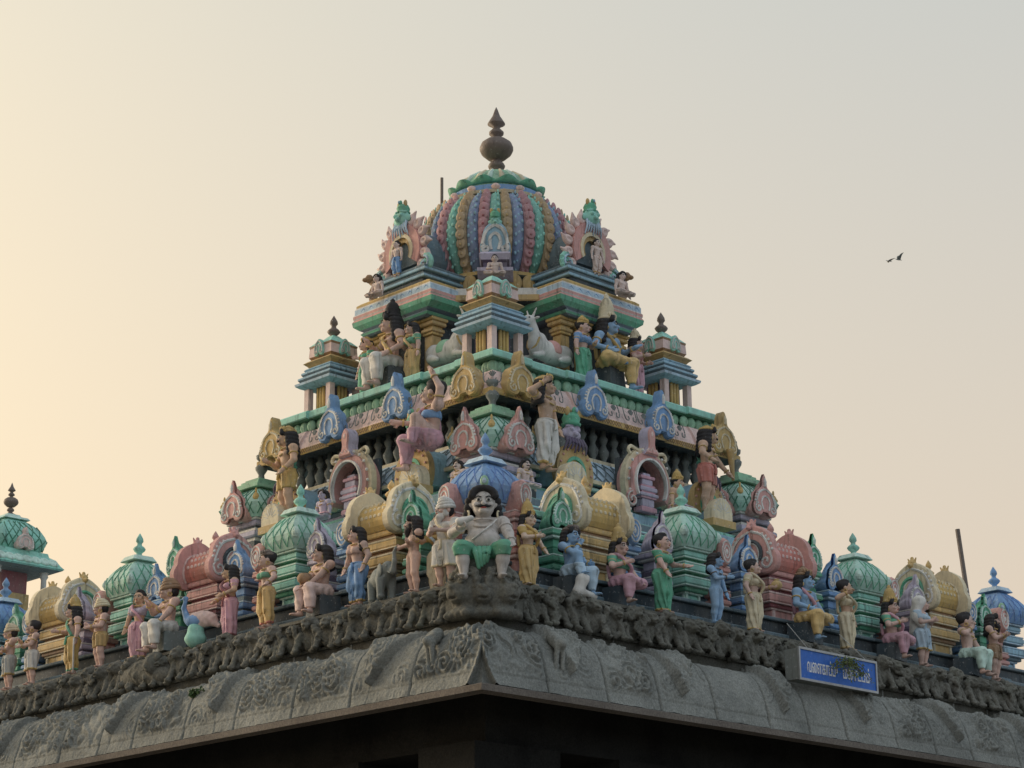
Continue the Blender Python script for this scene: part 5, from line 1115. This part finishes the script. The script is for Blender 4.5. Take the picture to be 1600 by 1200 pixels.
U2('dark-haired mauve figurine crouching below the left-hand pink horseshoe arch', -3.85, -.05, 10.0, -math.pi / 2, H=.8, skin='lav', lower='pants', low_col='rose', pose='cross', hair='curly')
U2('moustached grey figurine under the pink gable left of the blue dome', -3.62, -2.92, 9.98, -math.pi / 2, H=.72, skin='pskin', lower='pants', low_col='lav', pose='cross', hair='curly', stache=True)
U2('moustached grey figurine under the pink gable right of the blue dome', -2.92, -3.62, 9.98, 0, H=.72, skin='pskin', lower='pants', low_col='lav', pose='cross', hair='curly', stache=True)
# ================================================================ ANIMALS
def bull(label, loc, rz, cloth):
    r = root('bull_statue', label, 'bull statue', loc, rz, None, 'reclining bulls beside the corner pavilion')
    P = [ell((.0, 0, .20), (.34, .15, .17), .06), ell((.26, 0, .24), (.17, .14, .19), .05), ell((.20, 0, .38), (.09, .07, .09), .05), ell((-.27, 0, .20), (.15, .15, .17), .05), rcone((.30, 0, .32), (.40, 0, .60), .10, .07, .05), ell((.44, 0, .62), (.09, .07, .075), .03), rcone((.46, 0, .61), (.57, 0, .54), .06, .045, .03)]
    for s in (-1, 1): P += [rcone((.40, s * .05, .68), (.38, s * .10, .80), .022, .010, .015), ell((.38, s * .11, .64), (.025, .055, .022), .015), rcone((.30, s * .13, .08), (.48, s * .14, .04), .05, .035, .03), rcone((-.22, s * .15, .10), (-.02, s * .19, .05), .06, .035, .03), cut(ell((.495, s * .055, .635), .012, .008))]
    P += [rcone((-.40, 0, .28), (-.42, .06, .06), .025, .02, .02), rcone((.36, 0, .30), (.40, 0, .14), .05, .02, .04)]
    sdf_mesh(P, .016).build('body', ['white'], r, smooth=True)
    sdf_mesh([ell((-.02, 0, .22), (.17, .165, .175), .02)], .016, clip=lambda x, y, z: (.16 - z) + 0 * x + 0 * y).build('saddle_cloth', [cloth], r, smooth=True)
    e = MB()
    for s in (-1, 1): e.ball((.49, s * .064, .635), (.015, .010, .011), 0, 6, 4)
    e.build('eyes', ['black'], r)
    MB().tube(smooth_curve([(.34, -.12, .34), (.38, -.09, .22), (.41, 0, .17), (.38, .09, .22), (.34, .12, .34)], 4), .018, 0, 6).build('neck_garland', ['gold'], r, smooth=True)
    return r
u_, v_ = -1.0, -1.98
bull('white reclining bull statue with red saddle cloth right of the corner pavilion', to_world(-.72, -2.0, 12.78), ATH + math.pi, 'pink').scale = (1.1,) * 3
bull('white reclining bull statue with green and gold saddle cloth left of the corner pavilion', to_world(-2.0, -.90, 12.78), ATH - math.pi / 2, 'leaf').scale = (1.1,) * 3
def elephant(loc, rz):
    r = root('elephant_statue', 'grey-green elephant statue with trunk raised between the ascetic and blue-trousered lady', 'elephant statue', loc, rz)
    P = [ell((0, 0, .36), (.25, .17, .19), .06), ell((.22, 0, .46), (.13, .12, .14), .05), rcone((.32, 0, .44), (.40, 0, .40), .065, .05, .03), rcone((.40, 0, .40), (.44, 0, .55), .05, .04, .03), rcone((.44, 0, .55), (.43, 0, .70), .04, .030, .02), rcone((.43, 0, .70), (.48, 0, .76), .030, .024, .02)]
    for sx, sy in ((.15, .1), (.15, -.1), (-.16, .1), (-.16, -.1)): P += [rcone((sx, sy, .30), (sx + .01, sy, .03), .075, .06, .04), ell((sx + .015, sy, .025), (.065, .06, .03), .02)]
    for s in (-1, 1): P += [rcone((.33, s * .06, .40), (.43, s * .07, .36), .018, .008, .01)]
    P += [rcone((-.25, 0, .40), (-.29, 0, .16), .018, .012, .02)]
    sdf_mesh(P, .013).build('body', ['dgrey'], r, smooth=True)
    for s in (-1, 1): sdf_mesh([ell((.17, s * .13, .44), (.085, .02, .12), .02), ell((.15, s * .145, .36), (.05, .02, .07), .03)], .011).build('ear', ['dgrey'], r, smooth=True)
    e = MB(); e.ball((.315, -.085, .50), .012, 0, 6, 4); e.ball((.315, .085, .50), .012, 0, 6, 4); e.build('eyes', ['white'], r)
    return r
elephant(wpos('L', -4.62, 6.56, ZS), wrz('L', .0) - .25).scale = (.82,) * 3
def peacock(loc, rz):
    r = root('peacock_statue', 'blue-necked peacock statue on a green base with pale folded tail', 'peacock statue', loc, rz)
    sdf_mesh([rcone((0, 0, .22), (.0, 0, .10), .12, .14, .03), ell((0, 0, .10), (.16, .14, .08), .04)], .014).build('base', ['teal'], r, smooth=True)
    sdf_mesh([ell((.0, 0, .36), (.17, .10, .10), .04), rcone((.14, 0, .40), (.20, 0, .56), .055, .035, .03), rcone((.20, 0, .56), (.17, 0, .68), .035, .028, .02), ell((.18, 0, .70), (.045, .035, .035), .015), rcone((.21, 0, .70), (.27, 0, .68), .016, .006, .01)], .011).build('body', ['blue'], r, smooth=True)
    t = sdf_mesh([ell((-.10, 0, .38), (.24, .09, .12), .03), rcone((-.2, 0, .36), (-.36, 0, .27), .08, .03, .03)], .013, warp=lambda x, y, z: .006 * np.sin(60 * x) * np.sin(60 * z)); t.build('tail', ['lpink'], r, smooth=True)
    c = MB()
    for i in range(3): c.tube([(.18, 0, .73), (.15 + .025 * i, 0, .80)], .006, 0, 4)
    c.build('crest', ['green'], r)
    return r
peacock(wpos('L', -.62, 6.62, ZS - .03), wrz('L', .0) + math.pi + .5)
# ================================================================ SIGNBOARD, RODS, NEIGHBOUR PAVILION, PLANTS, BIRDS
sg_o = root('sign_board', 'blue sign board with white Tamil lettering in a grey box frame on the right eave', 'sign', wpos('R', -.46, 7.32, 7.06), wrz('R', -.0))
W_, H_ = .87, .215
b = MB(); b.box((0, .12, 0), (W_, .12, H_)); b.build('box', ['dgrey'], sg_o)
fm = MB()
for z in (-H_, H_): fm.box((0, -.012, z), (W_ + .015, .014, .016))
for x in (-W_, W_): fm.box((x, -.0115, 0), (.016, .0135, H_ - .016))
fm.build('frame', [mat('aluminium', (.42, .42, .42), rough=.45, metallic=.6, grime=.3)], sg_o)
MB().box((0, -.004, 0), (W_ - .016, .004, H_ - .016)).build('panel', [mat('sign_blue', (.008, .13, .56), rough=.4, grime=.15, bump=0)], sg_o)
def text_mesh(body, size):
    cu = bpy.data.curves.new('sign_text', 'FONT'); cu.body = body; cu.size = size; cu.extrude = .002; cu.align_x = 'LEFT'; cu.offset = .0025
    o = bpy.data.objects.new('tmp_text', cu); COL.objects.link(o); bpy.context.view_layer.update()
    me = bpy.data.meshes.new_from_object(o.evaluated_get(bpy.context.evaluated_depsgraph_get())); bpy.data.objects.remove(o); me.name = 'lettering'; return me
def place_text(body, x0, x1, hgt):
    me = text_mesh(body, .2); v = np.zeros(len(me.vertices) * 3); me.vertices.foreach_get('co', v); v = v.reshape(-1, 3)
    if len(v) == 0: return
    lo, hi = v.min(0), v.max(0); s = np.array(((x1 - x0) / (hi[0] - lo[0]), hgt / (hi[1] - lo[1]))); q = np.stack([x0 + (v[:, 0] - lo[0]) * s[0], -.0105 - v[:, 2], -hgt / 2 + (v[:, 1] - lo[1]) * s[1]], 1)
    me.vertices.foreach_set('co', q.ravel()); me.materials.clear(); me.materials.append(mat('sign_white', (.8, .8, .8), grime=.1, bump=0)); me.update(); put('lettering', me, sg_o)
place_text('\u0bb5\u0bc8\u0bb3\u0b95\u0bbe\u0baa\u0bcd\u0baa\u0bc1', -.70, -.02, .21)
place_text('\u0bae\u0ba3\u0bcd\u0b9f\u0baa\u0bae\u0bcd', .10, .72, .21)
for (x, dx) in ((-.55, -.1), (.78, -.25)): MB().tube([(x, .05, H_), (x + dx, .35, H_ + .42)], .006, 0, 5).build('stay_wire', ['grey'], sg_o)
leafm = mat('leaf_green', (.06, .12, .03), grime=.2, bump=0); leaf2 = mat('leaf_dry', (.14, .19, .05), grime=.2, bump=0); twigm = mat('twig', (.10, .08, .05), bump=0)
def plant(name, label, loc, n, spread, droop, lm, seed, size=.03, rz=0):
    q = random.Random(seed); r = root(name, label, 'plant', loc, rz); st = MB(); lf = MB()
    for i in range(n):
        a = q.uniform(0, 2 * math.pi); L = spread * q.uniform(.5, 1.1); p = []; 
        for k in range(7): f = k / 6; p.append((L * f * math.cos(a) * 1.3, -abs(L * f * math.sin(a)) * .35 - .02, L * f * (.8 - droop * f) + q.uniform(-.015, .015)))
        st.tube(p, .0045, 0, 4)
        for k in range(2, 7):
            for s in range(5):
                c = np.array(p[k]) + np.array([q.uniform(-.05, .05) for _ in range(3)]); d = np.array([q.gauss(0, 1) for _ in range(3)]); d /= np.linalg.norm(d); e = np.cross(d, [q.gauss(0, 1) for _ in range(3)]); e /= np.linalg.norm(e); w = size * q.uniform(.7, 1.2)
                lf.add([c - d * w, c + e * w * .4, c + d * w, c - e * w * .4], [(0, 1, 2, 3)])
    st.build('stem', [twigm], r); lf.build('foliage', [lm], r)
plant('weed', 'scraggly green weed hanging over the middle of the blue sign board', wpos('R', -.42, 7.40, 7.14), 20, .42, 1.25, leaf2, 3, .024, wrz('R'))
plant('weed', 'small bright green weed sprouting from an eave joint on the left', wpos('L', -1.35, 7.10, 6.72), 6, .13, .5, leafm, 8, .035, wrz('L'))
# iron rods
rr_ = root('iron_rod', 'slim dark rod standing against the left shoulder of the dome', 'rod', to_world(-.75, .62, 16.3), 0); MB().lathe([(.028, 0), (.028, .62)], 8).build('shaft', ['bronze'], rr_)
rr_ = root('iron_pole', 'tall dark leaning pole behind the far right yellow shrine', 'pole', to_world(5.75, -5.3, 8.95), 0); MB().tube([(.12, 0, -.3), (-.02, 0, 1.55)], .042, 0, 8).build('shaft', ['bronze'], rr_)
# cable at the right edge
cb = root('cable', 'thin sagging cable at the right edge beside the far blue shrine', 'cable', to_world(6.4, -5.2, 9.1), 0); MB().tube(smooth_curve([(-.6, 0, 0), (1.2, .3, .10), (3.5, .8, .55)], 5), .012, 0, 5).build('strand', ['bronze'], cb)
# neighbouring roof pavilion far left
P0 = (-10.3, 43.2, .46)
nb = root('neighbour_shrine', 'separate turquoise domed pavilion on white columns at the left edge', 'pavilion', P0, ATH)
pf, ms, _ = mould([(1.9, 9.3, 0), (1.75, .5, 0), (1.0, .3, 1)]); MB().square(pf, ms).build('plinth', [STONE, 'sblue'], nb)
for sx in (-1, 1):
    for sy in (-1, 1): MB().lathe([(.09, 0), (.09, .08), (.06, .12), (.055, .80), (.09, .86), (.07, .9), (.11, .96)], 10).build('column', ['white'], nb, (sx * .54, sy * .54, 10.08), smooth=True)
MB().square([(.34, 0), (.34, .5), (.30, .5), (.30, .95)], [0, 1, 1]).build('inner_shrine', ['ochre', 'maroon'], nb, (0, 0, 10.08))
MB().square([(.62, 0), (.80, .04), (.83, .07), (.77, .14), (.70, .26), (.60, .32), (.58, .40), (.54, .40)], [1, 0, 0, 0, 0, 0, 0]).build('eave', ['teal', 'dgrey'], nb, (0, 0, 11.02))
pt2 = sdf_mesh([ell((0, 0, 0), (.12, .05, .10), .02), cut(ell((0, -.05, -.01), (.07, .03, .06), .01))], .014).mesh('eave_petal', [C('mint')], True)
for a in (0, -math.pi / 2):
    for i in range(7):
        x = -.6 + i * .2; ca, sa = math.cos(a), math.sin(a); y = -.755; o = put('eave_petal', pt2, nb, (x * ca - y * sa, x * sa + y * ca, 11.20), a); o.rotation_euler = (-.6, 0, a)
dp = dome_profile(.56, .72); d = MB(); d.rings([sq_ring(r, z) for r, z in dp], 0); d.build('dome', ['teal'], nb, (0, 0, 11.42))
lt = MB(); lattice_on_square_dome(lt, dp, 0, .013, 3); lt.build('lattice', ['dgreen'], nb, (0, 0, 11.42))
for a in (0, -math.pi / 2):
    k = MB(); add_kudu(k, .40, .46, .12, 0, 1, 0, tr=.014); ca, sa = math.cos(a), math.sin(a); k.build('gable', ['lpink', 'white'], nb, (.66 * sa, -.66 * ca, 11.42), a)
MB().square([(.30, 0), (.26, .05), (.16, .08), (.14, .12)], 0).build('dome_cap', ['mint'], nb, (0, 0, 12.12))
MB().lathe([(r * .5, z * .50) for r, z in FP], 16).build('finial', ['bronze'], nb, (0, 0, 12.22), smooth=True)
# flying birds
def bird(label, loc, col, flap, sc):
    r = root('flying_bird', label, 'bird', loc, R(-70)); r.scale = (sc,) * 3
    sdf_mesh([ell((0, 0, 0), (.05, .16, .045), .03), rcone((0, -.14, .01), (0, -.24, .03), .032, .022, .02), rcone((0, .12, 0), (0, .30, -.01), .035, .012, .02), rcone((0, -.25, .03), (0, -.31, .02), .012, .004, .01)], .012).build('body', [col], r, smooth=True)
    for s in (-1, 1):
        n = 8; x = np.linspace(0, .52, n); up = np.sin(x / .52 * 1.2) * flap; ch = .12 * (1 - (x / .56) ** 2) + .01; yo = .04 + .22 * (x / .52) ** 2
        V = []; 
        for i in range(n): V += [(s * (.03 + x[i] * math.cos(flap * .9)), yo[i] - ch[i], .02 + up[i] * .5), (s * (.03 + x[i] * math.cos(flap * .9)), yo[i] + ch[i], .015 + up[i] * .5), (s * (.03 + x[i] * math.cos(flap * .9)), yo[i], .035 + up[i] * .5)]
        f = []
        for i in range(n - 1): a = 3 * i; f += [(a, a + 3, a + 5, a + 2), (a + 2, a + 5, a + 4, a + 1), (a + 1, a + 4, a + 3, a)]
        m = MB(); m.add(V, f); m.build('wing', [col], r, smooth=True)
def sky_pt(px, py, dist):
    x = (px - 800) / 3412.36; y = (600 - py) / 3412.36; c, s = math.cos(R(17.7414)), math.sin(R(17.7414)); return (x * dist, (c - y * s) * dist, 1.6 + (s + y * c) * dist)
bird('dark crow-like bird flying with wings raised in the open sky', sky_pt(1402, 411, 70), 'dgrey', 1.0, .42)
bird('pale bird flying close behind the dark one', sky_pt(1387, 413, 74), 'grey', .15, .42)
